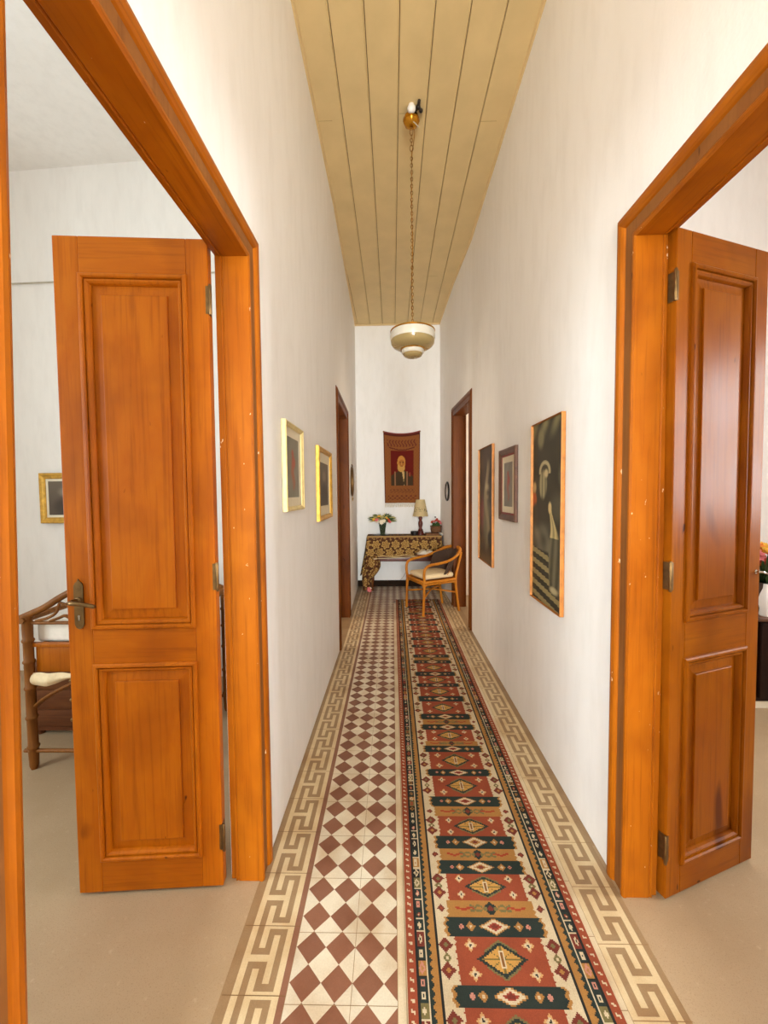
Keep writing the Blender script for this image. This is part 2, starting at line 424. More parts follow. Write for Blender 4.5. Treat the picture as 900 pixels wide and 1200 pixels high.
# ------------------------------------------------------------------ door trims
def usweep(mb, prof, d, fx, m=0, mflat=None):
    n = len(prof)
    path = [lambda o: (d['yn0']-o, 0), lambda o: (d['yn1']-o, d['zt']+o), lambda o: (d['yf']+o, d['zt']+o), lambda o: (d['yf']+o, 0)]
    L = []
    for p in path:
        row = []
        for o, dx in prof:
            y, z = p(o); row.append((fx(y)+dx, y, z))
        L.append(row)
    for a, b, ax in ((0,1,0),(1,2,1),(2,3,0)):
        for i in range(n-1):
            mi = ax
            if mflat is not None and i in mflat: mi = 2
            mb.quad([L[a][i],L[b][i],L[b][i+1],L[a][i+1]], mi)
    for a in (0, 3): mb.quad(L[a], 0)
def trim(name, d, side, label, mats, flat=True, dep=.122, stop=False):
    fx = xl if side < 0 else xr; s = 1 if side < 0 else -1   # s: towards the corridor
    r = empty(name, (0,0,0)); tag(r, label, 'door frame', kind='structure')
    mb = MB()
    cas = [(-.002,-.004),(-.002,.010),(.006,.017),(.014,.017),(.020,.009),(.024,.006),(.066,.006),(.070,.016),(.078,.024),(.092,.028),(.104,.024),(.110,.014),(.120,.010),(.122,-.004)]
    usweep(mb, [(o, s*(x*.65 if x > 0 else x)) for o, x in cas], d, fx, 0, {5} if flat else None)
    mb.build('casing', mats, r, smooth=30)
    mb = MB()
    ln = [(.03,0),(0,0),(0,-dep+.034),(.003,-dep+.031),(.003,-dep+.028),(0,-dep+.025),(0,-dep+.022),(.010,-dep+.020),(.010,-dep)]+([(.045,-dep),(.045,-dep-.045),(.06,-dep-.045)] if stop else [(.03,-dep)])
    usweep(mb, [(o, s*x) for o, x in ln], d, fx, 0)
    mb.build('jamb_lining', mats, r)
    return r
T3 = [M['trimz'], M['woody'], M['stripwood']]
trim('trim_2', L1, -1, 'orange varnished frame of the near left doorway', T3)
trim('trim_3', R1, 1, 'orange varnished frame of the near right doorway', T3, stop=True)
D3 = [M['dimwood'], M['dimwood'], M['dimwood']]
trim('trim_4', L2, -1, 'shade-darkened varnished frame of the farther left doorway beyond the small pictures', D3)
trim('trim_5', R2, 1, 'shade-darkened varnished frame of the farther right doorway behind the armchair', D3, dep=.165)

# ------------------------------------------------------------------ door leaves
def ring(mb, rect, prof, sgn, sx, m=0, cap=True, yoff=0):
    x0, x1, z0, z1 = rect; L = []
    for ins, dep in prof:
        y = yoff+dep*sgn
        L.append([(sx*(x0+ins),y,z0+ins),(sx*(x1-ins),y,z0+ins),(sx*(x1-ins),y,z1-ins),(sx*(x0+ins),y,z1-ins)])
    for A, B in zip(L, L[1:]):
        for i in range(4): mb.quad([A[i],A[(i+1)%4],B[(i+1)%4],B[i]], m)
    if cap: mb.quad(L[-1], m)
def leaf(name, loc, rotz, sx, w, h, panels, label, st_h, st_f, tilt=0, mz='doorz', mx='doorx'):
    """local x runs from the hinge (0) to the free edge (sx*w); face towards the viewer at y=0"""
    T = .038
    mb = MB()
    def bx(xa, xb, za, zb, m):
        a, b = sorted((sx*xa, sx*xb)); mb.box((a,0,za),(b,T,zb), m)
    bx(0,st_h,0,h,0); bx(w-st_f,w,0,h,0)
    zs = [0]+[z for p in panels for z in p]+[h]
    for a, b in zip(zs[0::2], zs[1::2]): bx(st_h,w-st_f,a,b,1)
    o = mb.build(name, [M[mz], M[mx]], None, loc, (0,tilt,rotz))
    md = o.modifiers.new('bevel', 'BEVEL'); md.width = .003; md.segments = 2; md.limit_method = 'ANGLE'
    tag(o, label, 'door', kind='structure')
    for a, b in panels:
        rect = (st_h,w-st_f,a,b)
        mb = MB()
        pm = [(-.003,.002),(-.002,-.006),(.003,-.010),(.010,-.011),(.014,-.006),(.0155,.004),(.0175,.004),(.019,-.003),(.025,-.003),(.031,.003),(.0345,.011),(.0355,.0165),(.040,.0165)]
        ring(mb, rect, pm, 1, sx, 0, False); ring(mb, rect, pm, -1, sx, 0, False, T)
        mb.build('panel_moulding', M[mz], o, smooth=25)
        mb = MB()
        pp = [(.036,.0145),(.040,.0145),(.071,.0105),(.0715,.0045),(.0745,.003)]
        ring(mb, rect, pp, 1, sx, 0); ring(mb, rect, pp, -1, sx, 0, True, T)
        mb.build('raised_panel', M[mz], o)
    for z in (.20*h/2.48, 1.225, 2.25):
        mb = MB(); mb.lathe([(.004,-.055),(.006,-.05),(.006,.05),(.004,.055)], 10, (-sx*.008,-.003,z))
        a, b = sorted((0, sx*.010)); mb.box((a,-.0016,z-.05),(b,.001,z+.05))
        a, b = sorted((-sx*.0012, 0)); mb.box((a,0,z-.05),(b,.03,z+.05))
        hg = mb.build('hinge', M['oldbrass'], o, smooth=True)
    return o
dl = leaf('door_1', (-.678,1.493,.010), math.radians(4.2), -1, .545, 2.468, [(.128,.90),(1.035,2.335)],
          'tall orange panelled door leaf with brass lever, left of the corridor', .078, .088, tilt=.0035)
mb = MB()  # back plate with shaped ends
X = -.500
P = [(-.017,-.075),(.017,-.075),(.017,.07),(.011,.082),(.006,.084),(0,.096),(-.006,.084),(-.011,.082),(-.017,.07)]
P = [(-.011,-.088),(0,-.094),(.011,-.088)]+P[1:]+[(-.017,-.075)]
mb.add([(X+a,-.005,1.13+b) for a, b in P]+[(X+a,.001,1.13+b) for a, b in P], [tuple(range(len(P)))]+[(i,(i+1)%len(P),len(P)+(i+1)%len(P),len(P)+i) for i in range(len(P))])
mb.lathe([(.012,0),(.012,.006),(.008,.009)], 14, (0,0,0))
n0 = len(mb.v)-3*14
for i in range(n0, len(mb.v)):
    x, y, z = mb.v[i]; mb.v[i] = (X+x, -.004-z, 1.145+y)
pl = mb.build('handle_plate', M['oldbrass'], dl, smooth=True); pl['label'] = 'tarnished brass back plate'
mb = MB(); mb.tube(spline([(X-.004,-.006,1.145),(X-.006,-.035,1.146),(X+.004,-.05,1.146),(X+.04,-.052,1.143),(X+.088,-.05,1.132)],6),[.009]*6+[.008]*6+[.0085]*6+[.0075]*7, 10)
mb.build('lever', M['oldbrass'], pl, smooth=60)
mb = MB(); mb.box((X-.003,-.0065,1.07),(X+.003,-.004,1.083)); mb.lathe([(.0045,0),(.0045,.0022)], 10, (X,0,0))
for i in range(len(mb.v)-20, len(mb.v)):
    x, y, z = mb.v[i]; mb.v[i] = (x, -.0045-z, 1.086+y)
mb.build('keyhole', M['chrome'], pl)
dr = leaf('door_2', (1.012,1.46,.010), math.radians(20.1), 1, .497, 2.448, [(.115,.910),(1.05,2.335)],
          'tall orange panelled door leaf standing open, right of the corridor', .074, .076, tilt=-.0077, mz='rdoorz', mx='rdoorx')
mb = MB(); mb.tube(spline([(.472,-.002,1.205),(.474,-.014,1.206),(.484,-.02,1.205),(.505,-.018,1.198),(.514,-.012,1.197)],5), .0042, 8)
mb.lathe([(.009,-.001),(.009,.002)], 12, (0,0,0))
for i in range(len(mb.v)-24, len(mb.v)):
    x, y, z = mb.v[i]; mb.v[i] = (.472+x, -z, 1.205+y)
o = mb.build('hook', M['chrome'], dr, smooth=True); o['label'] = 'small bright metal hook at the free edge'

# ------------------------------------------------------------------ runner rug (woven design)
def make_rug():
    RED, DG, GO, CRM, OL, BRR, BK, PK = lin(150,70,42), lin(38,48,42), lin(170,120,60), lin(208,188,154), lin(118,106,64), lin(116,48,34), lin(34,32,28), lin(196,132,112)
    seq = [('g',.42,.50),('r',.50,.66),('g',.66,.725),('o',.725,.785),('g',.785,.845),('r',.845,.93),('g',.93,.99),('r',.99,1.132),('g',1.132,1.190),('r',1.190,1.328),('g',1.328,1.391),('o',1.391,1.452),('r',1.452,1.557),('g',1.557,1.615),('o',1.615,1.673),('g',1.673,1.736),('r',1.736,1.844),('o',1.844,1.908),('g',1.908,1.972),('r',1.972,2.119),('g',2.119,2.172),('r',2.172,2.321),('g',2.321,2.381),('o',2.381,2.427),('r',2.427,2.544),('g',2.544,2.606),('o',2.606,2.666),('g',2.666,2.732),('r',2.732,2.90),('g',2.90,2.977),('r',2.977,3.127),('g',3.127,3.18),('r',3.18,3.314),('g',3.314,3.39),('r',3.39,3.56),('g',3.56,3.63),('o',3.63,3.69),('g',3.69,3.76),('r',3.76,3.94),('g',3.94,4.01),('r',4.01,4.14),('g',4.14,4.21),('r',4.21,4.36),('g',4.36,4.43),('r',4.43,4.59),('g',4.59,4.66),('r',4.66,4.77),('g',4.77,4.85),('r',4.85,5.02),('g',5.02,5.09),('o',5.09,5.15),('r',5.15,5.32),('g',5.32,5.40),('r',5.40,5.58),('g',5.58,5.65),('r',5.65,5.75)]
    bands = [(a, b, k_) for k_, a, b in seq]
    rnd = random.Random(3)
    # border boxes
    boxes = []; y = .42
    while y < 5.8:
        h = rnd.uniform(.028,.05); boxes.append((y, y+h, rnd.choice([DG,OL,GO,BRR,BK,DG,DG]), rnd.choice([CRM,GO,CRM,RED,PK]), rnd.choice([BK,CRM,BK]), rnd.random())); y += h
    zig = lambda t, p: abs(((t/p) % 1)*2-1)
    def diamonds(kind, y0, y1):
        h = y1-y0
        if kind == 'r': return [(y0+.27*h,.024,BRR,GO),(y0+.52*h,.015,OL,CRM),(y0+.80*h,.024,BRR,OL)]
        if kind == 'o': return [((y0+y1)/2,.014,BRR,RED)]
        return []
    def colour(u, y, bi, bj):
        a = abs(u); sgn = 1 if u > 0 else -1
        if a > .285:
            t = (y+sgn*.4*(a-.30)) % .026
            return CRM if (.294 < a < .306 and t < .007) else RED
        if a > .279: return BK
        if a > .2535:
            y0, y1, c0, c1, c2, q = boxes[bj]; v = (y-y0)/(y1-y0); w = (a-.2535)/.0255
            if v < .12: return c2
            d = abs(v-.55)+abs(w-.5)
            if q < .5: return c1 if d < .30 and not d < .12 else (c2 if d < .12 else c0)
            if q < .75: return c1 if (.25 < v < .85 and .3 < w < .7) and not (.45 < v < .65 and .45 < w < .6) else c0
            return c1 if d < .42 and (d > .2) else c0
        if a > .2495: return CRM
        if a > .2405-.010*zig(y,.022): return DG
        if a > .2130: return GO
        if a > .2080: return BK
        y0, y1, kd = bands[bi]; h = y1-y0; v = (y-(y0+y1)/2)
        edge = {'r': .145+.006*zig(y,.02), 'g': .160+.010*zig(y,.024)+.004*zig(v+.3,.05), 'o': .156+.007*zig(y,.017)}[kd]
        if a > edge:
            if kd == 'g' and a < edge+.010: return GO
            for yd, r, c0, c1 in diamonds(kd, y0, y1):
                dd = abs(a-.182)*.95+abs(y-yd)
                if dd < r: return c1 if dd < r*.36 else c0
            return CRM
        if kd == 'r':
            sc = min(1, h/.138)
            d = a/.083+abs(v)/(.052*sc)
            if a < .0105 and abs(v) < .027*sc: return CRM if (a > .0055 or abs(v) > .021*sc) else lin(130,84,40)
            if d < .80: return lin(120,100,50) if (abs(v) < .0022 or a < .003 or abs(a/.083-abs(v)/(.052*sc)) < .03) else lin(196,146,72)
            if d < 1.0: return DG
            if d < 1.14 and a < .055: return OL
            for fa, fv in ((.098,.30*h),):
                du, dv = abs(a-fa), abs(abs(v)-fv)
                if du+dv < .021*max(sc,.8) and (du < .006 or dv < .006 or du+dv < .012):
                    return BK if du+dv < .005 else (CRM if du+dv < .013 else lin(206,160,104))
            return RED
        if kd == 'g':
            d = a/.056+abs(v)/(.44*h)
            if d < .30: return BRR
            if d < .50: return GO if bi % 2 else lin(150,60,40)
            if d < .84: return CRM
            if d < 1.0: return GO
            for fa, r, c0, c1 in ((.085,.017,GO,CRM),(.118,.010,PK,RED)):
                dd = abs(a-fa)+abs(v)
                if dd < r*min(1,h/.06): return c1 if dd < r*.35 else c0
            return DG
        d = a/.03+abs(v)/(.42*h)
        if d < .45: return BRR
        if d < 1: return DG if a < .012 or abs(v) > .008 else OL
        wv = .10*h*math.sin(a*110)
        if .03 < a < .075 and abs(abs(v)-abs(wv)-.06*h) < .0042: return OL
        if .06 < a < .13 and abs(v-wv*.6) < .0045: return lin(164,62,36)
        return GO
    W = .631; nx = 150; dx = W/nx; dy = .0046; ya, yb = .42, 5.75
    ny = int((yb-ya)/dy); mb = MB(); th = .006
    bi = 0; bj = 0
    for j in range(ny):
        y = ya+(j+.5)*dy
        while bi < len(bands)-1 and y > bands[bi][1]: bi += 1
        while bj < len(boxes)-1 and y > boxes[bj][1]: bj += 1
        row = [colour(-W/2+(i+.5)*dx, y, bi, bj) for i in range(nx)]; i = 0
        while i < nx:
            e = i
            while e+1 < nx and row[e+1] == row[i]: e += 1
            q = 1.0
            mb.quad([(i*dx,ya+j*dy,th),((e+1)*dx,ya+j*dy,th),((e+1)*dx,ya+(j+1)*dy,th),(i*dx,ya+(j+1)*dy,th)], 0, row[i]); i = e+1
    y1 = ya+ny*dy
    for P in ([(0,ya),(0,y1)],[(W,ya),(W,y1)],[(0,ya),(W,ya)],[(0,y1),(W,y1)]):
        mb.quad([(P[0][0],P[0][1],0),(P[1][0],P[1][1],0),(P[1][0],P[1][1],th),(P[0][0],P[0][1],th)], 0, lin(130,60,40))
    return mb
o = make_rug().build('runner_rug', M['rug'], None, (.034,0,.0006), normals=False)
tag(o, 'long red, green and cream kilim runner lying on the tiled corridor floor', 'rug')

# ------------------------------------------------------------------ pictures
def art_grid(mb, w, h, nx, nz, fn, y=0.0, ox=0, oz=0):
    """picture surface in local x (left to right) and z; fn(u,v) -> linear rgba, v from the top"""
    for j in range(nz):
        for i in range(nx):
            u0, u1, v0, v1 = i/nx, (i+1)/nx, j/nz, (j+1)/nz
            mb.quad([(ox+u0*w,y,oz+h-v1*h),(ox+u1*w,y,oz+h-v1*h),(ox+u1*w,y,oz+h-v0*h),(ox+u0*w,y,oz+h-v0*h)], 0, fn((u0+u1)/2,(v0+v1)/2))
def mixl(a, b, t):
    t = max(0, min(1, t)); return tuple(x+(y-x)*t for x, y in zip(a, b))
def sm(a, b, x):
    t = max(0, min(1, (x-a)/(b-a))); return t*t*(3-2*t)
def blob(u, v, cu, cv, ru, rv, soft=.3):
    d = math.hypot((u-cu)/ru, (v-cv)/rv); return 1-sm(1-soft, 1+soft, d)
def wob(u, v, k=1): return math.sin(u*9.1*k+3*math.sin(v*5.3*k))*.5+math.sin(v*13.7*k+u*4.1*k)*.5
def frame_ring(mb, w, h, prof, m=0):
    """prof (inset from outer edge, y); y negative = towards the viewer"""
    L = []
    for ins, y in prof: L.append([(ins,y,ins),(w-ins,y,ins),(w-ins,y,h-ins),(ins,y,h-ins)])
    for A, B in zip(L, L[1:]):
        for i in range(4): mb.quad([A[i],A[(i+1)%4],B[(i+1)%4],B[i]], m)
def picture(loc, rotz, w, h, label, group, frame_m, fw, depth, fn, grid, mat_w=0, mat_m=None, fillet=None, mats2=None, lean=0):
    r = empty('framed_picture', loc, (lean,0,rotz)); tag(r, label, 'picture', group)
    mb = MB(); d = depth
    frame_ring(mb, w, h, [(0,0),(0,-d*.8),(fw*.12,-d),(fw*.35,-d),(fw*.5,-d*.8),(fw*.8,-d*.72),(fw,-d*.5),(fw,-.002)])
    mb.quad([(0,-.0005,0),(w,-.0005,0),(w,-.0005,h),(0,-.0005,h)])
    mb.build('frame', frame_m, r, smooth=20)
    i = fw
    if fillet:
        mb = MB(); frame_ring(mb, w, h, [(i,-d*.45),(i+fillet[0],-d*.45),(i+fillet[0],-.003)]); mb.build('fillet', fillet[1], r); i += fillet[0]
    if mat_w:
        mb = MB(); frame_ring(mb, w, h, [(i-.004,-d*.34),(i+mat_w,-d*.34),(i+mat_w+.001,-d*.30)]); mb.build('mount', mat_m, r); i += mat_w
    mb = MB(); art_grid(mb, w-2*i+.004, h-2*i+.004, grid[0], grid[1], fn, -d*.28, i-.002, i-.002)
    mb.build('print' if mat_w else 'canvas', M['art'], r, normals=False)
    return r
DK, OLV, PALE, SLATE = lin(50,46,34), lin(92,88,62), lin(202,186,140), lin(122,116,96)
def big(u, v):
    c = mixl(DK, lin(66,60,44), .5+.5*wob(u*1.3,v*1.6))
    t = sm(.13,.0,v)*(.5+.5*math.sin(u*17+v*30)); c = mixl(c, lin(150,142,98), t*.9)
    c = mixl(c, lin(140,132,92), blob(u,v,.28,.09,.10,.05,.5)*.8)
    c = mixl(c, lin(110,104,76), blob(u,v,.94,.30,.08,.05,.6)*.8)
    c = mixl(c, lin(90,86,66), blob(u,v,.85,.47,.2,.07,.6)*.8)
    # pale hanging figure with an arch over it
    d = math.hypot((u-.42)/.16,(v-.275)/.05)
    if v < .29: c = mixl(c, PALE, (1-sm(.1,.3,abs(d-1)))*.8)
    c = mixl(c, mixl(lin(176,164,122), lin(120,112,80), .5+.5*math.sin(u*60)), blob(u,v,.36,.345,.13,.075,.25))
    c = mixl(c, PALE, blob(u,v,.47,.285,.06,.022,.4))
    # warm figure at the left margin
    c = mixl(c, lin(172,84,40), blob(u,v,.05,.43,.09,.045,.3)); c = mixl(c, lin(190,160,110), blob(u,v,.06,.36,.06,.03,.4))
    c = mixl(c, lin(66,60,48), blob(u,v,.10,.52,.10,.07,.3))
    # lit ground, then the flight of steps
    c = mixl(c, SLATE, sm(.53,.62,v)*(1-sm(.70,.72,v))*(.6+.4*wob(u*2,v*3))*sm(1.0,.55,u))
    if v > .70+.03*u:
        s = (v-.70-.055*u)/.062; c = lin(150,136,92) if (s % 1) < .48 else lin(56,54,44)
    # robed figure turned to the left
    hw = .035+.15*sm(.47,.72,v) if v < .86 else .17
    cx = .60+.14*sm(.45,.62,v)+.03*sm(.6,.9,v)
    if .445 < v < .90:
        e = 1-sm(.85,1.1,abs(u-cx)/hw)
        fold = .5+.5*math.sin((u-cx)/hw*6+v*14)
        body = mixl(lin(206,186,130), lin(150,136,92), fold) if v < .63 else mixl(lin(118,112,88), lin(78,74,56), fold)
        c = mixl(c, body, e)
    c = mixl(c, lin(214,188,130), blob(u,v,.60,.47,.05,.03,.3))
    c = mixl(c, lin(190,176,136), blob(u,v,.74,.90,.12,.018,.5))
    return c
def narrow(u, v):
    c = mixl(lin(80,58,36), lin(58,44,30), .5+.5*wob(u,v*2))
    c = mixl(c, lin(112,84,52), sm(.88,1,v)); c = mixl(c, lin(120,52,44), blob(u,v,.22,.58,.16,.14,.5)*.8)
    cx = .55+.10*math.sin(v*11); c = mixl(c, lin(156,138,104), (1-sm(.06,.13,abs(u-cx)))*sm(.08,.2,v)*(1-sm(.6,.95,v)))
    c = mixl(c, lin(190,172,132), blob(u,v,.58,.37,.14,.07,.4)*(.5+.5*math.sin(v*60)))
    c = mixl(c, lin(130,120,88), blob(u,v,.52,.62,.22,.22,.5)*.6); c = mixl(c, lin(34,30,24), blob(u,v,.80,.78,.18,.07,.3))
    c = mixl(c, lin(40,34,26), blob(u,v,.82,.30,.2,.2,.5)*.7)
    return c
def figure(bg, cl, cl2):
    def f(u, v):
        c = mixl(bg, tuple(x*.8 for x in bg[:3])+(1,), .5+.5*wob(u,v))
        for cu, cv, ru, rv in ((.5,.26,.09,.06),(.5,.42,.15,.13),(.47,.62,.12,.14),(.56,.78,.08,.09)):
            c = mixl(c, cl if cv < .5 else cl2, blob(u,v,cu+.04*math.sin(v*20),cv,ru,rv,.4))
        return c
    return f
def dim(u, v):
    c = mixl(lin(112,98,82), lin(84,72,60), v); c = mixl(c, lin(150,136,116), blob(u,v,.5,.32,.2,.12,.5)*.6)
    return mixl(c, lin(70,58,48), blob(u,v,.5,.75,.34,.26,.4))
RZ = -PI/2   # right wall: faces -x, left of the picture is the far side
def on_right(y_far, z, *a, **k):
    y0 = y_far; fx = xr(y_far-.2); return picture((fx-.002, y0, z), RZ, *a, **k)
def on_left(y_near, z, *a, **k): return picture((xl(y_near+.2)+.002, y_near, z), PI/2, *a, **k)
on_right(2.49,.902,.445,1.045,'large dark painting of a robed figure beside steps, thin gilt edge','pictures on the corridor right wall',M['orangegold'],.004,.022,big,(64,150))
on_right(3.235,1.332,.425,.54,'brown-framed print with red inner edge and cream mount','pictures on the corridor right wall',M['brownframe'],.045,.024,figure(lin(150,146,136),lin(176,92,84),lin(168,110,98)),(30,44),.045,M['cream'],(.014,M['maroon']))
on_right(4.01,.892,.55,1.07,'tall narrow brown painting farthest along the right wall','pictures on the corridor right wall',M['orangegold'],.004,.022,narrow,(40,80))
on_left(1.945,1.458,.385,.452,'pale-gold framed print with small red figure, nearest on left wall','pictures on the corridor left wall',M['palegold'],.024,.024,figure(lin(140,136,122),lin(172,88,66),lin(160,100,76)),(30,40),.045,M['cream'])
on_left(2.80,1.35,.58,.535,'gilt-framed grey print beside the farther left doorway','pictures on the corridor left wall',M['gold'],.035,.028,dim,(30,40),.07,M['cream'])
r = picture((-3.02,3.395,1.315), math.radians(-3.6), .46,.43,'small gilt-framed picture on the left room wall, half behind the door',None,M['gold'],.05,.03,dim,(24,24),.02,M['cream'])

# ------------------------------------------------------------------ tapestry
def tap(u, v):
    BG, RD, MU = lin(146,88,42), lin(106,24,12), lin(120,64,32)
    t = .5+.5*math.sin(u*70)*math.sin(v*120)
    c = mixl(BG, MU, .35*t)
    if u < .03 or u > .97: return lin(104,52,30)
    if v < .04: return lin(92,36,26)
    if .09 < u < .91 and (.10 < v < .20) and math.sin(u*75+2*math.sin(v*60)) > .1: c = lin(112,52,34)
    if .15 < u < .85 and abs(v-.225-.02*math.cos((u-.5)*6)) < .008: return lin(98,40,28)
    if .16 < u < .85 and .80 < v < .86 and math.sin(u*60+3*math.sin(v*90)) > .2: c = lin(116,64,36)
    if .10 < u < .90 and .89 < v < .96 and math.sin(u*48)*math.sin(v*130) > .1: c = lin(112,56,34)
    if .185 < u < .83 and .255 < v < .755:
        c = RD
        # coat, shirt, bearded man seen from the front
        sh = .52+.06
        w = .27*sm(.52,.64,v)+.05 if v > .54 else 0
        if v > .54 and abs(u-.49) < w: c = lin(70,52,32)
        if v > .56 and abs(abs(u-.47)-.17) < .022: c = lin(150,104,70)
        if v > .56 and abs(u-.535-.12*(v-.56)) < .03*sm(.72,.56,v)+.004: c = lin(206,170,110)
        if ((u-.485)/.115)**2+((v-.43)/.10)**2 < 1: c = lin(196,132,58)
        if ((u-.48)/.105)**2+((v-.505)/.06)**2 < 1: c = lin(206,152,76)
        if ((u-.49)/.075)**2+((v-.435)/.05)**2 < 1: c = lin(172,106,46)
        for e in (-.035,.04):
            if ((u-.49-e)/.022)**2+((v-.425)/.008)**2 < 1: c = lin(84,46,24)
        if abs(u-.492) < .011 and .43 < v < .462: c = lin(206,150,84)
        if abs(v-.481) < .006 and abs(u-.488) < .035: c = lin(120,56,34)
        if ((u-.72)/.03)**2+((v-.6)/.03)**2 < 1: c = lin(140,60,40)
    return c
mb = MB(); nx, nz = 74, 140; W_, H_ = .60, 1.17
def tp(u, v):
    sag = .045*(1-(2*u-1)**2)*(1-v)**3
    return ((u-.5)*(W_-.03*v), -.006-.008*math.sin(u*9)*v-.004*math.sin(v*7), H_*(1-v)-sag)
for j in range(nz):
    for i in range(nx):
        u0, u1, v0, v1 = i/nx, (i+1)/nx, j/nz, (j+1)/nz
        mb.quad([tp(u0,v1),tp(u1,v1),tp(u1,v0),tp(u0,v0)], 0, tap((u0+u1)/2,(v0+v1)/2))
tr = empty('wall_tapestry', (.158,YB-.012,1.385)); tag(tr, 'red-brown woven tapestry of a bearded man, hung on the end wall', 'tapestry')
mb.build('woven_panel', M['tapestry'], tr, normals=False)
mb = MB()
for i in range(46):
    u = (i+.5)/46; x = (u-.5)*(W_-.03); mb.tube([(x,-.008,.004),(x+random.uniform(-.003,.003),-.008,-.03),(x+random.uniform(-.008,.008),-.007,-.062-random.uniform(0,.014))], .0034, 5)
o = mb.build('fringe', M['fringe'], tr); o['label'] = 'cream knotted fringe'
mb = MB(); mb.tube([tuple(Vector(tp(i/20,0))+Vector((0,-.002,0))) for i in range(21)], .009, 8); mb.build('top_hem', M['maroon'], tr, smooth=True)
for sx in (-1, 1):
    mb = MB(); mb.lathe([(.014,0),(.014,.006),(.009,.012)], 12); mb.xform(Matrix.Rotation(PI/2,4,'X')); mb.xform(Matrix.Translation((sx*.295,-.004,1.165)))
    mb.build('hanging_nail', M['oldbrass'], tr, smooth=True)

# ------------------------------------------------------------------ console desk with cloth
DX0, DX1, DY0, DY1, DT = -.385, .745, 6.27, 6.60, .872
d = empty('console_desk', ((DX0+DX1)/2,(DY0+DY1)/2,0)); tag(d, 'brown wooden console desk under a floral cloth at the corridor end', 'desk')
ox, oy = (DX0+DX1)/2, (DY0+DY1)/2; hw, hd = (DX1-DX0)/2, (DY1-DY0)/2
mb = MB(); mb.bbox((-hw-.015,-hd-.015,DT-.028),(hw+.015,hd,DT),.006); mb.build('desk_top', M['deskwood'], d, smooth=True)
mb = MB(); mb.box((-hw,-hd,.485),(hw,hd,DT-.028)); mb.build('carcass', M['deskwood'], d)
mb = MB(); mb.bbox((-hw+.02,-hd-.014,.475),(hw-.02,-hd,.535),.004); mb.build('apron_rail', M['redwood'], d, smooth=True)
for sx in (-1, 1):
    for sy in (-1, 1):
        mb = MB(); x = sx*(hw-.045); y = sy*(hd-.035)
        mb.lathe([(.018,0),(.024,.02),(.02,.05),(.026,.12),(.03,.26),(.026,.36),(.034,.40),(.034,.487)], 16, (x,y,0)); mb.build('leg', M['deskwood'], d, smooth=True)
mb = MB(); mb.bbox((.16,-hd-.28,.595),(.50,-hd+.02,.612),.003); mb.build('pull_out_leaf', M['deskwood'], d, smooth=True)

def clothcol(p, q):
    """p along the desk in metres, q distance from the table edge downwards in metres"""
    base = lin(92,54,30)
    c = mixl(base, lin(70,38,22), .5+.5*wob(p*5,q*7))
    if -.05 < q < .02: return lin(176,138,84)  # lit fold along the table edge, painted as a lighter strip
    if .008 < q < .05: c = lin(84,46,28) if math.sin(p*90) < .6 else lin(150,110,62)
    for row, (q0, off, sz) in enumerate(((.135,0,.070),(.262,.075,.070),(.40,.02,.068),(.54,.08,.068),(.68,.0,.068))):
        k = round((p-off)/.15); cx = off+k*.15; dx, dz = p-cx, q-q0
        rr = math.hypot(dx, dz*.95); an = math.atan2(dz, dx); R = sz*(.82+.18*math.cos(an*6+k))
        if rr < R:
            if rr > R*.80: return lin(196,160,92)
            if rr > R*.58: return lin(150,110,54)
            return lin(186,148,84) if math.sin(an*6+k) > -.2 else lin(118,78,38)
    if math.sin(p*60+q*20)*math.sin(q*70-p*15) > .55: c = lin(150,116,62)
    return c
c_ = empty('tablecloth', (0,0,0)); c_.location = (ox,oy,DT); tag(c_, 'brown and gold floral cloth draped over the console desk, trailing left', 'tablecloth')
mb = MB()
def add_sheet(fn, nu, nv, colfn):
    for j in range(nv):
        for i in range(nu):
            a, b, c, e = i/nu, (i+1)/nu, j/nv, (j+1)/nv
            mb.quad([fn(a,c),fn(b,c),fn(b,e),fn(a,e)], 0, colfn((a+b)/2,(c+e)/2))
cw = hw+.02; cf = hd+.018
top = lambda u, v: (-cw+2*cw*u, hd-.02-(hd-.02+cf)*v, .004)
add_sheet(top, 40, 8, lambda u, v: clothcol(2*cw*u, -.3+.28*v))
def drop(u): return .335-.035*u+.008*math.sin(u*21)
def front(u, v):
    x = -cw+2*cw*u; q = v*drop(u)
    return (x-.03*v*(1-u), -cf-.003-.012*v-(.010*math.sin(u*34)+.006*math.sin(u*71+1))*v, .004-q)
add_sheet(front, 150, 44, lambda u, v: lin(206,176,122) if v > .955 and u > .14 else clothcol(2*cw*u, v*drop(u)))
# the left end: long corner falling in folds to the floor
def side(u, v):
    y = hd-.02-(hd-.02+cf+.003)*u; q = v*.62
    return (-cw-.004-.07*v-.012*math.sin(u*14)*v-.03*v*v, y-.03*v*u, .004-q)
add_sheet(side, 24, 44, lambda u, v: clothcol(.3+.34*u, v*.62))
def corner(u, v):
    q = .30+v*.545; a = u*PI*1.0
    w = .10+.05*math.sin(min(1,v*1.5)*PI)-.02*v
    x = -cw-.035-.05*math.sin(v*2.2)+w*(1-math.cos(a))*.95; y = -cf-.012-.05*math.sin(a)*(.5+.7*v)-.014*math.sin(u*17+v*3)
    return (x, y, max(.006-DT, .004-q))
add_sheet(corner, 36, 40, lambda u, v: clothcol(.5+.25*u, .30+v*.5) if (u*9+v*2) % 3 > .6 else lin(104,64,34))
o = mb.build('cloth_sheet', M['cloth'], c_, smooth=80, normals=False)
mb = MB(); mb.tube(spline([(-cw+.10,-cf-.03,-.352),(-cw+.16,-cf-.034,-.345),(-cw+.3,-cf-.034,-.34),(0,-cf-.032,-.327),(.25,-cf-.03,-.315)],5), [.018]*5+[.010]*16, 8, flat=.6)
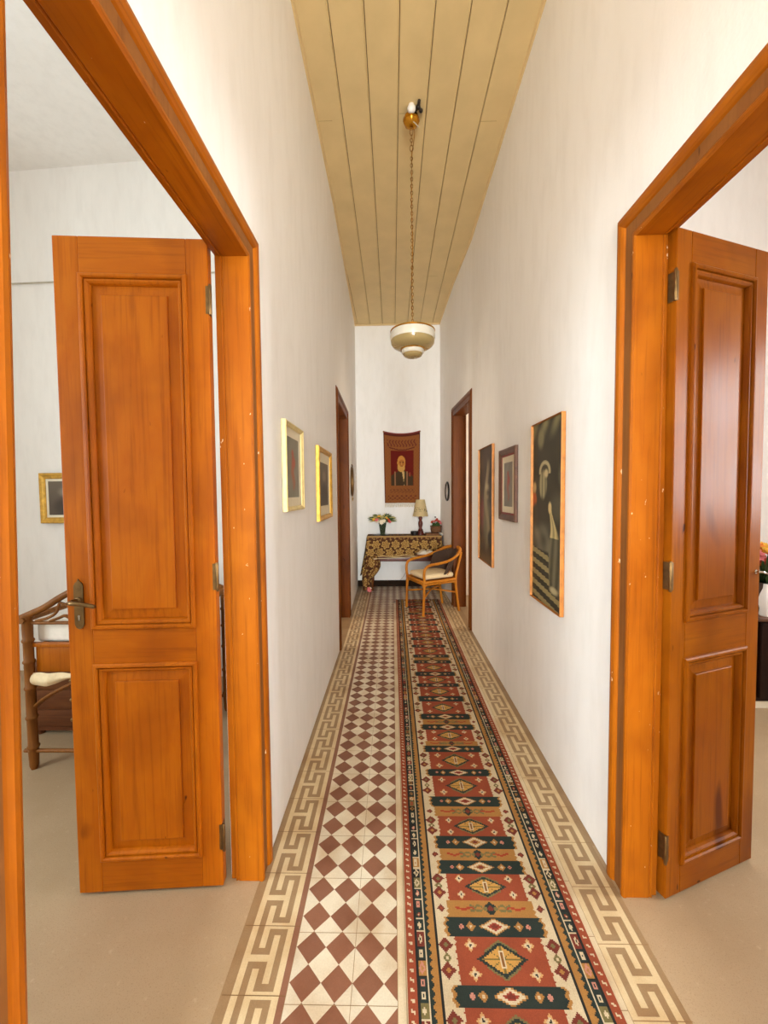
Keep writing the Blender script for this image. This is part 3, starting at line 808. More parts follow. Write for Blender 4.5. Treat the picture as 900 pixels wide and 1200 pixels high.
o = mb.build('rolled_hem', M['cushion'], c_, smooth=True); o['label'] = 'cream rolled hem'
mb = MB()
for i in range(9):
    a = i*2.4; mb.ball((-cw+.03+.018*math.cos(a),-cf-.085+.012*math.sin(a),-.80-.022*(i//3)), .020, 1, .6, .8, 8, 6, 0 if i % 3 else 1)
o = mb.build('ribbon_rosette', [M['petalp'], M['petalw']], c_, smooth=True); o['label'] = 'pink rosette at the trailing corner'

def petals(mb, o, r, n, m, tilt=.5, rot=0, wid=.5):
    """open flower head made of n curved petals"""
    o = Vector(o)
    ax = Vector((random.uniform(-.6,.6), random.uniform(-1,-.2), random.uniform(.1,.9))).normalized()
    e1 = ax.orthogonal().normalized(); e2 = ax.cross(e1)
    for k in range(n):
        a = rot+2*PI*k/n; d = e1*math.cos(a)+e2*math.sin(a); s = ax.cross(d)
        P = [o, o+d*r*.5+s*r*wid*.6+ax*r*.25, o+d*r+ax*r*tilt*.4, o+d*r*.5-s*r*wid*.6+ax*r*.25]
        q = o+d*r*.55+ax*r*.12
        mb.add(P+[q], [(0,1,4),(1,2,4),(2,3,4),(3,0,4)], m)
    mb.ball(o+ax*r*.1, r*.2, seg=6, ring=4, m=m)
def leafblade(mb, a, b, w, m=0, bend=.02):
    a, b = Vector(a), Vector(b); d = b-a; s = d.cross(Vector((0,-1,.3))).normalized()*w; n = 6; vs = []
    for i in range(n+1):
        t = i/n; p = a+d*t+Vector((0,0,bend*math.sin(t*PI))); ww = math.sin(PI*(t*.9+.08))
        vs += [p-s*ww, p+Vector((0,.004,-.003))*ww, p+s*ww]
    fs = []
    for i in range(n):
        for k in (0, 1): fs.append((i*3+k,i*3+k+1,i*3+k+4,i*3+k+3))
    mb.add(vs, fs, m)

# glass vase and its bouquet
ZT = DT+.005
v = empty('glass_vase', (-.165,6.42,ZT)); tag(v, 'green glass vase at the left end of the console desk', 'vase')
mb = MB(); pr = [(.05,0),(.056,.006),(.04,.014),(.038,.022),(.044,.06),(.052,.12),(.062,.175),(.066,.19)]
mb.lathe(pr+[(r_-.004,z_) for r_, z_ in reversed(pr[3:])], 28); mb.build('vase_body', M['vase'], v, smooth=True)
mb = MB(); mb.lathe([(.036,.024),(.041,.06),(.048,.115)], 20); mb.build('water', M['vase'], v, smooth=True)
t = MB(); t.lathe([(.12,0),(.125,.004),(.12,.006)], 28); o = t.build('round_mat', M['black'], None, (-.19,6.43,DT+.0045)); o.location.z = DT+.0042
tag(o, 'dark round mat under the glass vase', 'mat'); v.location.z = DT+.0105
f = empty('flower_bouquet', (-.165,6.42,DT+.03)); tag(f, 'wide bouquet of white and pink flowers in the green glass vase', 'bouquet')
mb = MB(); 
for i in range(14):
    a = i*2.399; r1 = .02+.008*(i % 3); mb.tube([(.02*math.cos(a),.02*math.sin(a),.012),(.03*math.cos(a),.03*math.sin(a),.16),(.09*math.cos(a),.07*math.sin(a),.24)], .003, 5)
mb.build('stems', M['leaf'], f)
mb = MB(); rb = random.Random(5)
for i in range(120):
    a = rb.uniform(0,2*PI); L_ = rb.uniform(.12,.25); up = rb.uniform(-.04,.17)
    p = (.04*math.cos(a),.03*math.sin(a),.19+rb.uniform(-.02,.05)); q = (L_*math.cos(a),.6*L_*math.sin(a),.205+up*(1-.45*(L_/.215)))
    leafblade(mb, p, q, rb.uniform(.006,.014), 0 if rb.random() < .5 else 1, rb.uniform(0,.03))
mb.build('foliage', [M['leaf'], M['palegreen']], f)
for i, (x, y, z, r_, mm) in enumerate([(-.075,-.08,.20,.036,'petalw'),(-.02,-.10,.19,.038,'petalw'),(-.085,-.09,.225,.03,'petalp'),(.03,-.09,.205,.032,'petalw'),(.095,-.08,.215,.032,'petalr'),(.07,-.06,.25,.026,'petaly'),(-.13,-.05,.23,.026,'petaly'),(.0,-.05,.27,.028,'palegreen'),(-.05,-.05,.275,.026,'petaly'),(.12,-.05,.19,.024,'petalp')]):
    mb = MB(); y -= .075; r_ *= 1.3; petals(mb, (x,y,z), r_, 7, 0, .5, i); petals(mb, (x,y-.004,z+.004), r_*.6, 6, 0, .9, i+.3); mb.build('blossom', M[mm], f)

# table lamp
l = empty('table_lamp', (.446,6.45,DT+.0042)); tag(l, 'table lamp with red-brown turned stem and printed parchment shade', 'lamp')
mb = MB(); mb.lathe([(.058,0),(.06,.012),(.05,.03),(.046,.055),(.05,.06)], 28); mb.build('base', M['redwood'], l, smooth=True)
mb = MB(); mb.lathe([(.036,.055),(.04,.075),(.028,.09),(.024,.11),(.034,.15),(.037,.185),(.026,.22),(.020,.235),(.030,.25),(.030,.28),(.016,.30),(.014,.34)], 24); mb.build('stem', M['redwood'], l, smooth=True)
mb = MB(); n = 40; vs = []
for (r_, z_) in [(.124,.30),(.118,.325),(.10,.41),(.083,.50),(.072,.562),(.069,.562),(.080,.50),(.097,.41),(.115,.325),(.121,.30)]:
    for k_ in range(n):
        a = 2*PI*k_/n; w = 1+(.035*math.sin(k_*PI*2/4) if z_ < .31 else 0); vs.append((r_*w*math.cos(a), r_*w*math.sin(a), z_-(.008*(k_ % 4 == 0) if z_ < .31 else 0)))
mb.add(vs, [(i*n+k_,i*n+(k_+1)%n,((i+1)%10)*n+(k_+1)%n,((i+1)%10)*n+k_) for i in range(10) for k_ in range(n)])
sh = mb.build('lamp_shade', M['shade'], l, smooth=True); sh['label'] = 'parchment shade with dark print and scalloped hem'
mb = MB(); rl = random.Random(9)
for i in range(22):
    a = -PI/2+rl.uniform(-1.1,1.1); z_ = rl.uniform(.37,.46); r_ = .124-.052*(z_-.30)/.262+.0012; L_ = rl.uniform(.006,.02)
    P = []
    for s, t_ in ((-1,-1),(1,-1),(1,1),(-1,1)):
        zz = z_+t_*L_*.7; rr = .1245-.0525*(zz-.30)/.262+.003; aa = a+s*rl.uniform(.02,.06); P.append((rr*math.cos(aa), rr*math.sin(aa), zz))
    mb.quad(P)
mb.build('shade_pattern', M['shadeprint'], sh)
mb = MB(); mb.lathe([(.012,.33),(.012,.37),(.026,.41),(.03,.44),(.02,.468),(.006,.475)], 16); mb.build('light_bulb', M['milk'], l, smooth=True)
# little things around it
mb = MB(); mb.lathe([(.04,0),(.055,.006),(.062,.05),(.062,.062),(.057,.06),(.05,.012)], 24); o = mb.build('bowl', M['black'], None, (.345,6.36,DT+.0045), smooth=True); tag(o, 'small dark bowl in front of the table lamp', 'bowl')
b = empty('book', (.62,6.335,DT+.0045), (0,0,math.radians(3))); tag(b, 'dark closed book lying between the lamp and the flower basket', 'book')
mb = MB(); mb.bbox((-.105,-.07,0),(.105,.07,.005),.002); mb.bbox((-.105,-.07,.033),(.105,.07,.038),.002); mb.bbox((-.105,.064,0),(.105,.07,.038),.002); mb.build('cover', M['chest'], b, smooth=True)
mb = MB(); mb.box((-.10,-.065,.005),(.10,.064,.033)); mb.build('page_block', M['basket'], b)
mb = MB(); n = 14
def nap(u, v):
    x, y = (u-.5)*.085, (v-.5)*.10; return (x, y, .014+.028*math.sin(u*4+1)*math.sin(v*3.2)+.012*math.sin(u*11+v*5))
for i in range(n):
    for j in range(n): mb.quad([nap(i/n,j/n),nap((i+1)/n,j/n),nap((i+1)/n,(j+1)/n),nap(i/n,(j+1)/n)])
o = mb.build('napkin', M['white'], None, (.766,6.36,DT+.0075), (0,0,.4), smooth=80, normals=False); o.modifiers.new('thick', 'SOLIDIFY').thickness = .003
tag(o, 'crumpled white napkin at the right end of the console desk', 'napkin')
bk = empty('wicker_basket', (.70,6.50,DT+.0045)); tag(bk, 'round wicker basket in the right corner of the console desk', 'basket')
mb = MB(); pr = [(.06,0),(.078,.03),(.088,.08),(.086,.12),(.092,.13)]; mb.lathe(pr+[(r_-.006,z_+.001) for r_, z_ in reversed(pr[1:])], 28); mb.build('basket_body', M['basket'], bk, smooth=True)
mb = MB(); mb.tube([(.09*math.cos(2*PI*i/24),.09*math.sin(2*PI*i/24),.128+.004*math.sin(i*2)) for i in range(24)], .008, 6, closed=True); mb.build('rim', M['basket'], bk, smooth=True)
f = empty('flower_bouquet', (.70,6.50,DT+.10)); tag(f, 'clump of red flowers in the wicker basket', 'bouquet')
mb = MB()
for i in range(46):
    a = rb.uniform(0,2*PI); L_ = rb.uniform(.04,.085); leafblade(mb, (.03*math.cos(a),.03*math.sin(a),.0), (L_*math.cos(a),L_*math.sin(a)*.9,rb.uniform(.05,.11)), .01, 0)
mb.build('foliage', M['leaf'], f)
for i, (x, y, z) in enumerate([(-.045,-.06,.11),(-.01,-.07,.125),(.035,-.06,.115),(.06,-.03,.10),(.015,-.03,.14),(-.065,-.03,.10),(.06,-.065,.085)]):
    mb = MB(); petals(mb, (x,y,z), .03, 8, 0, .5, i); petals(mb, (x,y-.004,z+.006), .02, 6, 0, .9, i); mb.build('blossom', M['petalr' if i % 3 else 'petalp'], f)
b = empty('open_book', (ox+.33,6.105,.6125)); b.scale = (1,1,1.9); tag(b, 'open white notebook lying on the desk leaf behind the armchair', 'book')
mb = MB(); mb.bbox((-.15,-.10,0),(.15,.10,.004),.0015); mb.build('cover', M['brownframe'], b)
for s in (-1, 1):
    mb = MB(); n = 8; pr = [(s*.145*i/n, .006+.026*math.sin(PI*min(1,(i/n)*1.1+.12))**.7*(1-.25*i/n)) for i in range(n+1)]
    for (xa, za), (xb, zb) in zip(pr, pr[1:]):
        mb.add([(xa,-.095,.004),(xb,-.095,.004),(xb,.095,.004),(xa,.095,.004),(xa,-.095,za),(xb,-.095,zb),(xb,.095,zb),(xa,.095,za)], [(0,1,5,4),(2,3,7,6),(4,5,6,7),(0,3,2,1)])
    mb.build('page_block', M['paper'], b, smooth=True)
mb = MB(); mb.tube(spline([(.22,YB-.004,.52),(.225,YB-.004,.36),(.21,YB-.004,.24),(.16,YB-.004,.15),(.12,YB-.004,.104)],6), .004, 6)
o = mb.build('power_cable', M['wire'], None, smooth=True); tag(o, 'thin grey cable hanging down the end wall under the desk', 'cable')

# ------------------------------------------------------------------ bentwood armchair
ch = empty('armchair', (.52,5.275,.0)); ch.rotation_euler = (0,0,math.radians(204.5))
tag(ch, 'honey-coloured cane armchair with cream cushion and dark backrest on the runner', 'chair')
# local: +x forward, +y = side nearer the viewer
ZS = .43
fr, rr_ = .235, .20
def part(name, paths, mat=M['rattan'], seg=10):
    mb = MB()
    for p, r_ in paths: mb.tube(p, r_, seg)
    return mb.build(name, mat, ch, smooth=60)
for s in (1, -1):
    part('leg', [(spline([(.27,s*.232,.006),(.262,s*.236,.2),(.255,s*.236,ZS+.02)],6), .0165)])
    part('leg', [(spline([(-.275,s*.205,-.002),(-.245,s*.205,.2),(-.225,s*.205,ZS),(-.27,s*.20,.60),(-.33,s*.175,.765)],6), .0165)])
mb = MB(); loop = []
for P in ([(.255,-.22),(.255,.22)],[(.23,.245),(-.2,.215)],[(-.23,.19),(-.23,-.19)],[(-.2,-.215),(.23,-.245)]):
    loop += [(P[0][0]+(P[1][0]-P[0][0])*t, P[0][1]+(P[1][1]-P[0][1])*t, ZS-.005) for t in (0,.33,.66,1)]
mb.tube(loop, .019, 10, closed=True); mb.tube([(x*.985,y*.985,z-.03) for x, y, z in loop], .012, 8, closed=True)
mb.add([(x,y,ZS-.01) for x, y, z in loop], [tuple(range(len(loop)))]); mb.build('seat_frame', M['rattan'], ch, smooth=60)
# arms + top rail: one bent cane
def arm(s):
    return [(.252,s*.236,ZS),(.262,s*.245,.53),(.245,s*.252,.605),(.185,s*.262,.642),(.06,s*.272,.658),(-.08,s*.268,.682),(-.22,s*.24,.735),(-.325,s*.155,.795)]
rail = spline(arm(1)+[(-.365,0,.815)]+list(reversed(arm(-1))), 7)
part('bent_arm_rail', [(rail, .0175)])
for s in (1, -1):
    mb = MB(); mb.tube([p for p in rail if p.x < -.25 and s*p.y > .05], .0235, 10); mb.build('cane_wrapping', M['rattan'], ch, smooth=60)
# curved dark back
mb = MB(); nu, nv = 22, 10; G = []
for sgn in (0, 1):
    for j in range(nv+1):
        for i in range(nu+1):
            a = (i/nu-.5)*2; t = j/nv
            yy = .222*a*(1-.10*(1-t)); xx = -.350+.175*a*a+.10*(1-t)+(.03 if sgn else 0)
            zt = .80-.085*abs(a)**1.6; z0 = ZS+.035+.03*abs(a)
            G.append((xx, yy, z0+(zt-z0)*t))
K = (nu+1)*(nv+1)
for sgn in (0, 1):
    mb.add(G[sgn*K:(sgn+1)*K], [(j*(nu+1)+i,j*(nu+1)+i+1,(j+1)*(nu+1)+i+1,(j+1)*(nu+1)+i) for j in range(nv) for i in range(nu)])
ed = [(0,i) for i in range(nu+1)]+[(j,nu) for j in range(1,nv+1)]+[(nv,i) for i in range(nu-1,-1,-1)]+[(j,0) for j in range(nv-1,0,-1)]
for (a, b), (c, e) in zip(ed, ed[1:]+ed[:1]): mb.quad([G[a*(nu+1)+b],G[c*(nu+1)+e],G[K+c*(nu+1)+e],G[K+a*(nu+1)+b]])
o = mb.build('backrest', M['darkfab'], ch, smooth=60); o['label'] = 'dark brown upholstered back'
# seat cushion
bm = bmesh.new(); bmesh.ops.create_cube(bm, size=1)
for v_ in bm.verts: v_.co = Vector((v_.co.x*.45+.012, v_.co.y*(.43 if v_.co.x > 0 else .37), ZS+.05+v_.co.z*.062))
bmesh.ops.bevel(bm, geom=bm.edges[:], offset=.026, segments=4, affect='EDGES', profile=.5)
bmesh.ops.subdivide_edges(bm, edges=bm.edges[:], cuts=2, use_grid_fill=True)
for v_ in bm.verts:
    if v_.co.z > ZS+.06: v_.co.z += .014*max(0,1-(v_.co.x/.23)**2)*max(0,1-(v_.co.y/.2)**2)
mb = MB(); mb.bm(bm); cu = mb.build('seat_cushion', M['cushion'], ch, smooth=60); cu['label'] = 'cream seat cushion'
mb = MB(); mb.tube(spline([(-.10,.205,ZS+.06),(-.13,.19,ZS+.084),(-.16,.165,ZS+.10)],5), .005, 6); mb.build('tie', M['orangegold'], cu, smooth=True)
part('cross_stretcher', [(spline([(.25,.225,.235),(.0,0,.285),(-.24,-.2,.25)],6), .0105),(spline([(.25,-.225,.235),(.0,0,.272),(-.24,.2,.25)],6), .0105)])
for s in (1, -1):
    part('bracket', [(spline([(.255,s*.226,.30),(.24,s*.232,.37),(.18,s*.232,ZS-.035),(.12,s*.228,ZS-.035)],5), .009)])
    part('bracket', [(spline([(.255,s*.23,.30),(.257,s*.21,.37),(.25,s*.15,ZS-.035),(.25,s*.1,ZS-.035)],5), .009)])
    part('bracket', [(spline([(-.235,s*.204,.29),(-.22,s*.204,.36),(-.17,s*.207,ZS-.035),(-.12,s*.21,ZS-.035)],5), .009)])

# ------------------------------------------------------------------ wall bits at the far end
def oval(name, loc, rotz, rx, rz, label, fm, gm, cat):
    r = empty(name, loc, (0,0,rotz)); tag(r, label, cat)
    mb = MB(); n = 40; mb.tube([(rx*math.cos(2*PI*i/n),-.012,rz*math.sin(2*PI*i/n)) for i in range(n)], .013, 8, closed=True); mb.build('frame', fm, r, smooth=60)
    mb = MB(); P = [(rx*math.cos(2*PI*i/n),rz*math.sin(2*PI*i/n)) for i in range(n)]
    mb.add([(a,-.010,b) for a, b in P]+[(a,-.001,b) for a, b in P], [tuple(range(n)), tuple(range(2*n-1,n-1,-1))]+[(i,(i+1)%n,n+(i+1)%n,n+i) for i in range(n)]); mb.build('glass', gm, r)
    return r
r = oval('wall_mirror', (xl(5.5)+.003,5.50,1.71), PI/2+math.radians(1.2), .13, .19, 'oval mirror on the left wall beyond the farther doorway', M['oldbrass'], M['mirror'], 'mirror')
mb = MB()
for i in range(5): mb.tube(spline([(0,-.012,.19),((i-2)*.02,-.016,.215),((i-2)*.035,-.012,.235-.006*abs(i-2))],4), .006, 6)
mb.build('crest_ornament', M['oldbrass'], r, smooth=True)
mb = MB(); mb.tube([(0,-.012,-.2),(.012,-.014,-.24),(-.004,-.012,-.27)], [.006,.012,.004], 6); mb.build('drop_ornament', M['oldbrass'], r, smooth=True)
oval('wall_clock', (xr(5.85)-.003,5.85,1.565), RZ+math.radians(1.6), .13, .13, 'round dark-rimmed white wall clock on the right wall', M['black'], M['porcelain'], 'clock')
s_ = empty('light_switch', (xl(6.35)+.001,6.35,1.80), (0,0,PI/2)); tag(s_, 'small white switch plate on the left wall near the end corner', 'switch')
mb = MB(); mb.bbox((-.04,-.010,-.08),(.04,0,.08),.003); mb.build('plate', M['porcelain'], s_, smooth=True)
mb = MB(); mb.bbox((-.012,-.016,-.02),(.012,-.009,.02),.002); mb.build('rocker', M['cream'], s_, smooth=True)
mb = MB(); mb.lathe([(.012,0),(.012,.01),(.007,.016)], 10); mb.xform(Matrix.Rotation(PI/2,4,'X')); o = mb.build('wall_plug', M['black'], None, (.70,YB-.001,1.145), smooth=True); tag(o, 'tiny dark plug in the end wall above the red flowers', 'plug')

# ------------------------------------------------------------------ pendant lamp
PX, PY = .158, 3.02
pd = empty('pendant_lamp', (PX,PY,H)); tag(pd, 'glass pendant lamp on a long brass chain from the board ceiling', 'lamp')
mb = MB(); n = 32; vs = []; prof = [(.012,-.098),(.03,-.092),(.05,-.075),(.058,-.055),(.056,-.036),(.044,-.022),(.03,-.016)]
for r_, z_ in prof:
    for k_ in range(n):
        a = 2*PI*k_/n; q = 1+.05*math.cos(a*8); vs.append((r_*q*math.cos(a), r_*q*math.sin(a), z_))
mb.add(vs, [(i*n+k_,i*n+(k_+1)%n,(i+1)*n+(k_+1)%n,(i+1)*n+k_) for i in range(len(prof)-1) for k_ in range(n)]+[tuple(range(n)),tuple((len(prof)-1)*n+k_ for k_ in range(n))])
mb.build('canopy', M['brass'], pd, smooth=60)
mb = MB(); mb.ball((-.002,-.062,-.026), .030, 1, .9, .9); mb.lathe([(.017,-.03),(.022,-.012),(.020,0)], 16, (-.002,-.062,0)); o = mb.build('ceiling_rose', M['porcelain'], pd, smooth=True); o['label'] = 'white porcelain block above the canopy'
mb = MB(); mb.tube(spline([(.03,-.03,-.010),(.046,-.065,-.014),(.050,-.105,-.010)],5), .011, 8); mb.tube(spline([(.035,-.05,-.012),(.06,-.045,-.014),(.072,-.02,-.012)],5), .008, 8); mb.ball((.046,-.06,-.014), .017); mb.ball((.068,-.03,-.012), .014)
o = mb.build('wire_joint', M['black'], pd, smooth=True); o['label'] = 'black taped wire joint'
ZL = -1.495   # top of the shade below the ceiling
mb = MB(); z = -.10; i = 0
sizes = []
while z > ZL:
    big_ = i in (0, 4, 5); L_ = .055 if i == 0 else (.045 if big_ else .030); w = .012 if big_ else .008
    c = [(w*math.cos(2*PI*k_/14), 0, (L_/2)*math.sin(2*PI*k_/14)) for k_ in range(14)]
    if i % 2: c = [(b, a, e) for a, b, e in c]
    mb.tube([(a, b, e+z-L_/2) for a, b, e in c], .0024, 6, closed=True); z -= L_-.006; i += 1
o = mb.build('chain', M['chain'], pd, smooth=60)
mb = MB(); mb.tube(spline([(.004,0,-.09),(.022,-.004,-.13),(.016,.004,-.2),(.004,.004,-.3),(-.004,.003,-.6),(.004,-.003,-.9),(-.004,.003,-1.2),(.0,0,ZL-.01)],8), .0022, 6); o = mb.build('cord', M['brass'], pd, smooth=True)
mb = MB(); mb.tube(spline([(.012,-.03,-.085),(.03,-.04,-.11),(.05,-.03,-.125)],5), .003, 6); o = mb.build('loose_wire', M['wire'], pd, smooth=True)
# stepped glass shade, r .163, about 23 cm deep
def zz(t): return ZL-t
outer = [(.022,0),(.05,-.004),(.10,-.016),(.145,-.034),(.158,-.046)]
glass_pr = [(r_, ZL+z_) for r_, z_ in outer]
mb = MB(); gp = glass_pr; mb.lathe(list(reversed(gp))+[(max(.018,r_-.006), z_-.004) for r_, z_ in gp], 48); mb.build('shade_dome', M['glass'], pd, smooth=True)
mb = MB(); mb.lathe([(.159,ZL-.054),(.1645,ZL-.050),(.1645,ZL-.044),(.158,ZL-.042)], 48); mb.build('gold_band', M['brass'], pd, smooth=True)
mb = MB(); a_ = [(.162,ZL-.054),(.165,ZL-.075),(.165,ZL-.098),(.161,ZL-.112)]; mb.lathe(list(reversed(a_))+[(r_-.005,z_) for r_, z_ in a_], 48); mb.build('milk_glass_band', M['milk'], pd, smooth=True)
mb = MB(); a_ = [(.161,ZL-.112),(.158,ZL-.135),(.145,ZL-.152),(.12,ZL-.166),(.090,ZL-.176)]; mb.lathe(list(reversed(a_))+[(r_-.005,z_+.003) for r_, z_ in a_], 48); mb.build('lower_glass', M['glass'], pd, smooth=True)
mb = MB(); mb.lathe([(.078,ZL-.182),(.088,ZL-.181),(.092,ZL-.175),(.08,ZL-.172)], 40); mb.build('gold_band', M['brass'], pd, smooth=True)
mb = MB(); a_ = [(.082,ZL-.180),(.082,ZL-.200),(.074,ZL-.208)]; mb.lathe(list(reversed(a_))+[(r_-.005,z_+.002) for r_, z_ in a_], 40); mb.build('milk_glass_band', M['milk'], pd, smooth=True)
mb = MB(); a_ = [(.074,ZL-.208),(.066,ZL-.222),(.045,ZL-.232),(.012,ZL-.235)]; mb.lathe(list(reversed(a_))+[(max(.002,r_-.005),z_+.004) for r_, z_ in a_], 40); mb.build('lower_glass', M['glass'], pd, smooth=True)
mb = MB(); mb.lathe([(.018,ZL-.06),(.022,ZL-.05),(.022,ZL-.01),(.026,ZL+.004),(.012,ZL+.016),(.006,ZL+.026)], 20); mb.build('socket', M['brass'], pd, smooth=True)
mb = MB(); mb.lathe([(.004,ZL-.15),(.02,ZL-.142),(.028,ZL-.12),(.026,ZL-.10),(.014,ZL-.075),(.013,ZL-.058)], 20); mb.build('light_bulb', M['milk'], pd, smooth=True)

# ------------------------------------------------------------------ left room: cane cot and dark chest
ct = empty('cot', (-2.05,2.17,0)); tag(ct, 'cane-framed cot with white mattress behind the left door', 'cot')
def turned(x, y, h):
    P = []
    z = 0
    rings = [.03,.30,.55,.72]
    pr = [(.016,0),(.022,.02),(.025,.10)]
    for q in (.13,.30,.47,.62,.74): pr += [(.0245,q-.012),(.030,q-.004),(.030,q+.004),(.0245,q+.012)]
    pr += [(.026,h-.06),(.024,h-.02),(.032,h-.008),(.03,h+.006),(.012,h+.014)]
    mb = MB(); mb.lathe(pr, 16, (x,y,0)); return mb
CW, CD = .85, .62
for x, y in ((0,0),(CW,0),(0,CD),(CW,CD)): turned(x,y,.875).build('leg', M['bamboo'], ct, smooth=True)
def side_rail(y):
    mb = MB(); mb.tube(spline([(-.045,y-.01,.862),(0,y,.882),(.10,y,.925),(.20,y,.985),(.32,y,1.04),(.425,y,1.055),(.53,y,1.04),(.65,y,.985),(.75,y,.925),(CW,y,.882),(CW+.045,y,.862)],5), .019, 10); return mb
for y in (0, CD):
    side_rail(y).build('curved_rail', M['bamboo'], ct, smooth=60)
    mb = MB()
    mb.tube([(0,y,.84),(CW,y,.84)], .010, 8)
    for s in (1, -1):
        cx = CW/2; g = lambda x: cx+s*(x-cx)
        mb.tube(spline([(g(.05),y,.85),(g(.12),y,.868),(g(.17),y,.90),(g(.19),y,.955)],5), [.008]*15+[.005], 8)
        mb.tube(spline([(g(.12),y,.845),(g(.18),y,.866),(g(.22),y,.88),(g(.26),y,.86),(g(.30),y,.845)],5), [.006]+[.013]*19+[.006], 8, flat=.6)
        mb.tube(spline([(g(.19),y,.955),(g(.24),y,.935),(g(.27),y,.89)],5), .007, 8)
    mb.build('scrollwork', M['bamboo'], ct, smooth=60)
for x in (0, CW):
    mb = MB(); mb.tube([(x,-.04,.862),(x,CD+.04,.862)], .017, 10); mb.build('end_rail', M['bamboo'], ct, smooth=60)
for y in (0, CD):
    mb = MB(); mb.tube([(-.05,y,.105),(CW+.02,y,.105)], .011, 8); mb.build('stretcher', M['bamboo'], ct, smooth=60)
mb = MB(); mb.bbox((.03,.012,.555),(CW-.03,.03,.705),.004); mb.bbox((.03,CD-.03,.555),(CW-.03,CD-.012,.705),.004); mb.box((.03,.03,.56),(CW-.03,CD-.03,.575)); mb.bbox((.0,.0,.70),(CW,.034,.722),.006); mb.bbox((.02,.03,.555),(.036,CD-.03,.705),.003); mb.bbox((CW-.036,.03,.555),(CW-.02,CD-.03,.705),.003)
mb.build('side_board', M['woodz'], ct, smooth=30)
bm = bmesh.new(); bmesh.ops.create_cube(bm, size=1)
for v_ in bm.verts: v_.co = Vector((CW/2+v_.co.x*(CW-.01), CD/2+v_.co.y*(CD-.08), .765+v_.co.z*.125))
bmesh.ops.bevel(bm, geom=bm.edges[:], offset=.03, segments=4, affect='EDGES', profile=.5); bmesh.ops.subdivide_edges(bm, edges=bm.edges[:], cuts=4, use_grid_fill=True)
for v_ in bm.verts: v_.co += Vector((0,0,.008*math.sin(v_.co.x*40)*math.sin(v_.co.y*34)))
mb = MB(); mb.bm(bm); o = mb.build('mattress', M['white'], ct, smooth=True); o['label'] = 'white padded mattress'
mb = MB(); n, k2 = 40, 10
def swag(u, v): return (.02+u*(CW-.04), -.004-.02*math.sin(v*PI)+.006*math.sin(u*40), .556-v*(.05+.022*math.sin(u*16)+.16*max(0,.12-u)))
for i in range(n):
    for j in range(k2): mb.quad([swag(i/n,j/k2),swag((i+1)/n,j/k2),swag((i+1)/n,(j+1)/k2),swag(i/n,(j+1)/k2)])
o = mb.build('valance', M['cushion'], ct, smooth=80, normals=False)
mb = MB(); mb.tube(spline([(-.03,.02,.32),(.1,.0,.42),(.3,.0,.52),(.425,.0,.55),(.55,.0,.52),(.75,.0,.42),(CW+.03,.02,.32)],6), .022, 10, flat=.5); mb.build('bowed_brace', M['bamboo'], ct, smooth=60)
cs = empty('chest', (-1.86,2.56,0)); tag(cs, 'low dark brown wooden chest pushed under the cane cot', 'chest')
mb = MB(); mb.box((-.50,-.075,.03),(.50,.09,.44)); mb.build('carcass', M['chest'], cs)
mb = MB(); mb.bbox((-.515,-.09,.44),(.515,.095,.462),.005); mb.build('lid', M['chest'], cs, smooth=True)
for z in (.06,.19,.315):
    mb = MB(); mb.bbox((-.47,-.086,z),(.47,-.07,z+.11),.004); dd = mb.build('drawer', M['chest'], cs, smooth=True)
    for x in (-.2, .2):
        mb = MB(); mb.ball((x,-.096,z+.055), .014); mb.build('knob', M['oldbrass'], dd, smooth=True)
for x in (-.45,.45):
    for y in (-.05,.06):
        mb = MB(); mb.lathe([(.02,0),(.026,.042)], 12, (x,y,0)); mb.build('foot', M['chest'], cs)

# ------------------------------------------------------------------ right room: dark cabinet with pot of flowers
cb = empty('cabinet', (3.0,3.02,0)); tag(cb, 'near-black cabinet in the right room, mostly hidden by the door', 'cabinet')
mb = MB(); mb.box((-.46,-.20,.055),(.46,.22,.64)); mb.build('carcass', M['ebony'], cb)
mb = MB(); mb.bbox((-.50,-.26,.64),(.50,.24,.672),.012); o = mb.build('cabinet_top', M['brownframe'], cb, smooth=True)
mb = MB(); mb.box((-.45,-.19,0),(.45,.2,.055)); o = mb.build('plinth', M['cream'], cb); o['label'] = 'pale plinth'
for x in (-.44, .01):
    mb = MB(); mb.bbox((x,-.222,.08),(x+.43,-.198,.62),.006); d_ = mb.build('door', M['ebony'], cb, smooth=True)
    mb = MB(); mb.ball((x+(.39 if x < 0 else .04),-.232,.36), .012); mb.build('knob', M['oldbrass'], d_, smooth=True)
p = empty('flower_pot', (2.665,2.90,.672)); tag(p, 'dark brown pot on the near-black cabinet in the right room', 'pot')
mb = MB(); pr = [(.055,0),(.075,.03),(.092,.12),(.10,.20),(.104,.22)]; mb.lathe(pr+[(r_-.008,z_) for r_, z_ in reversed(pr[1:])], 28); mb.build('pot_body', M['pot'], p, smooth=True)
mb = MB(); mb.lathe([(.08,.16),(.085,.195)], 20); mb.build('soil', M['black'], p)
f = empty('flower_bouquet', (2.665,2.90,.87)); tag(f, 'orange, yellow and pink flowers in the dark pot, right room', 'bouquet')
mb = MB()
for i in range(70):
    a = rb.uniform(0,2*PI); L_ = rb.uniform(.07,.16); leafblade(mb, (.04*math.cos(a),.04*math.sin(a),-.01), (L_*math.cos(a),L_*math.sin(a),rb.uniform(.02,.26)), .016, 0)
mb.build('foliage', M['leaf'], f)
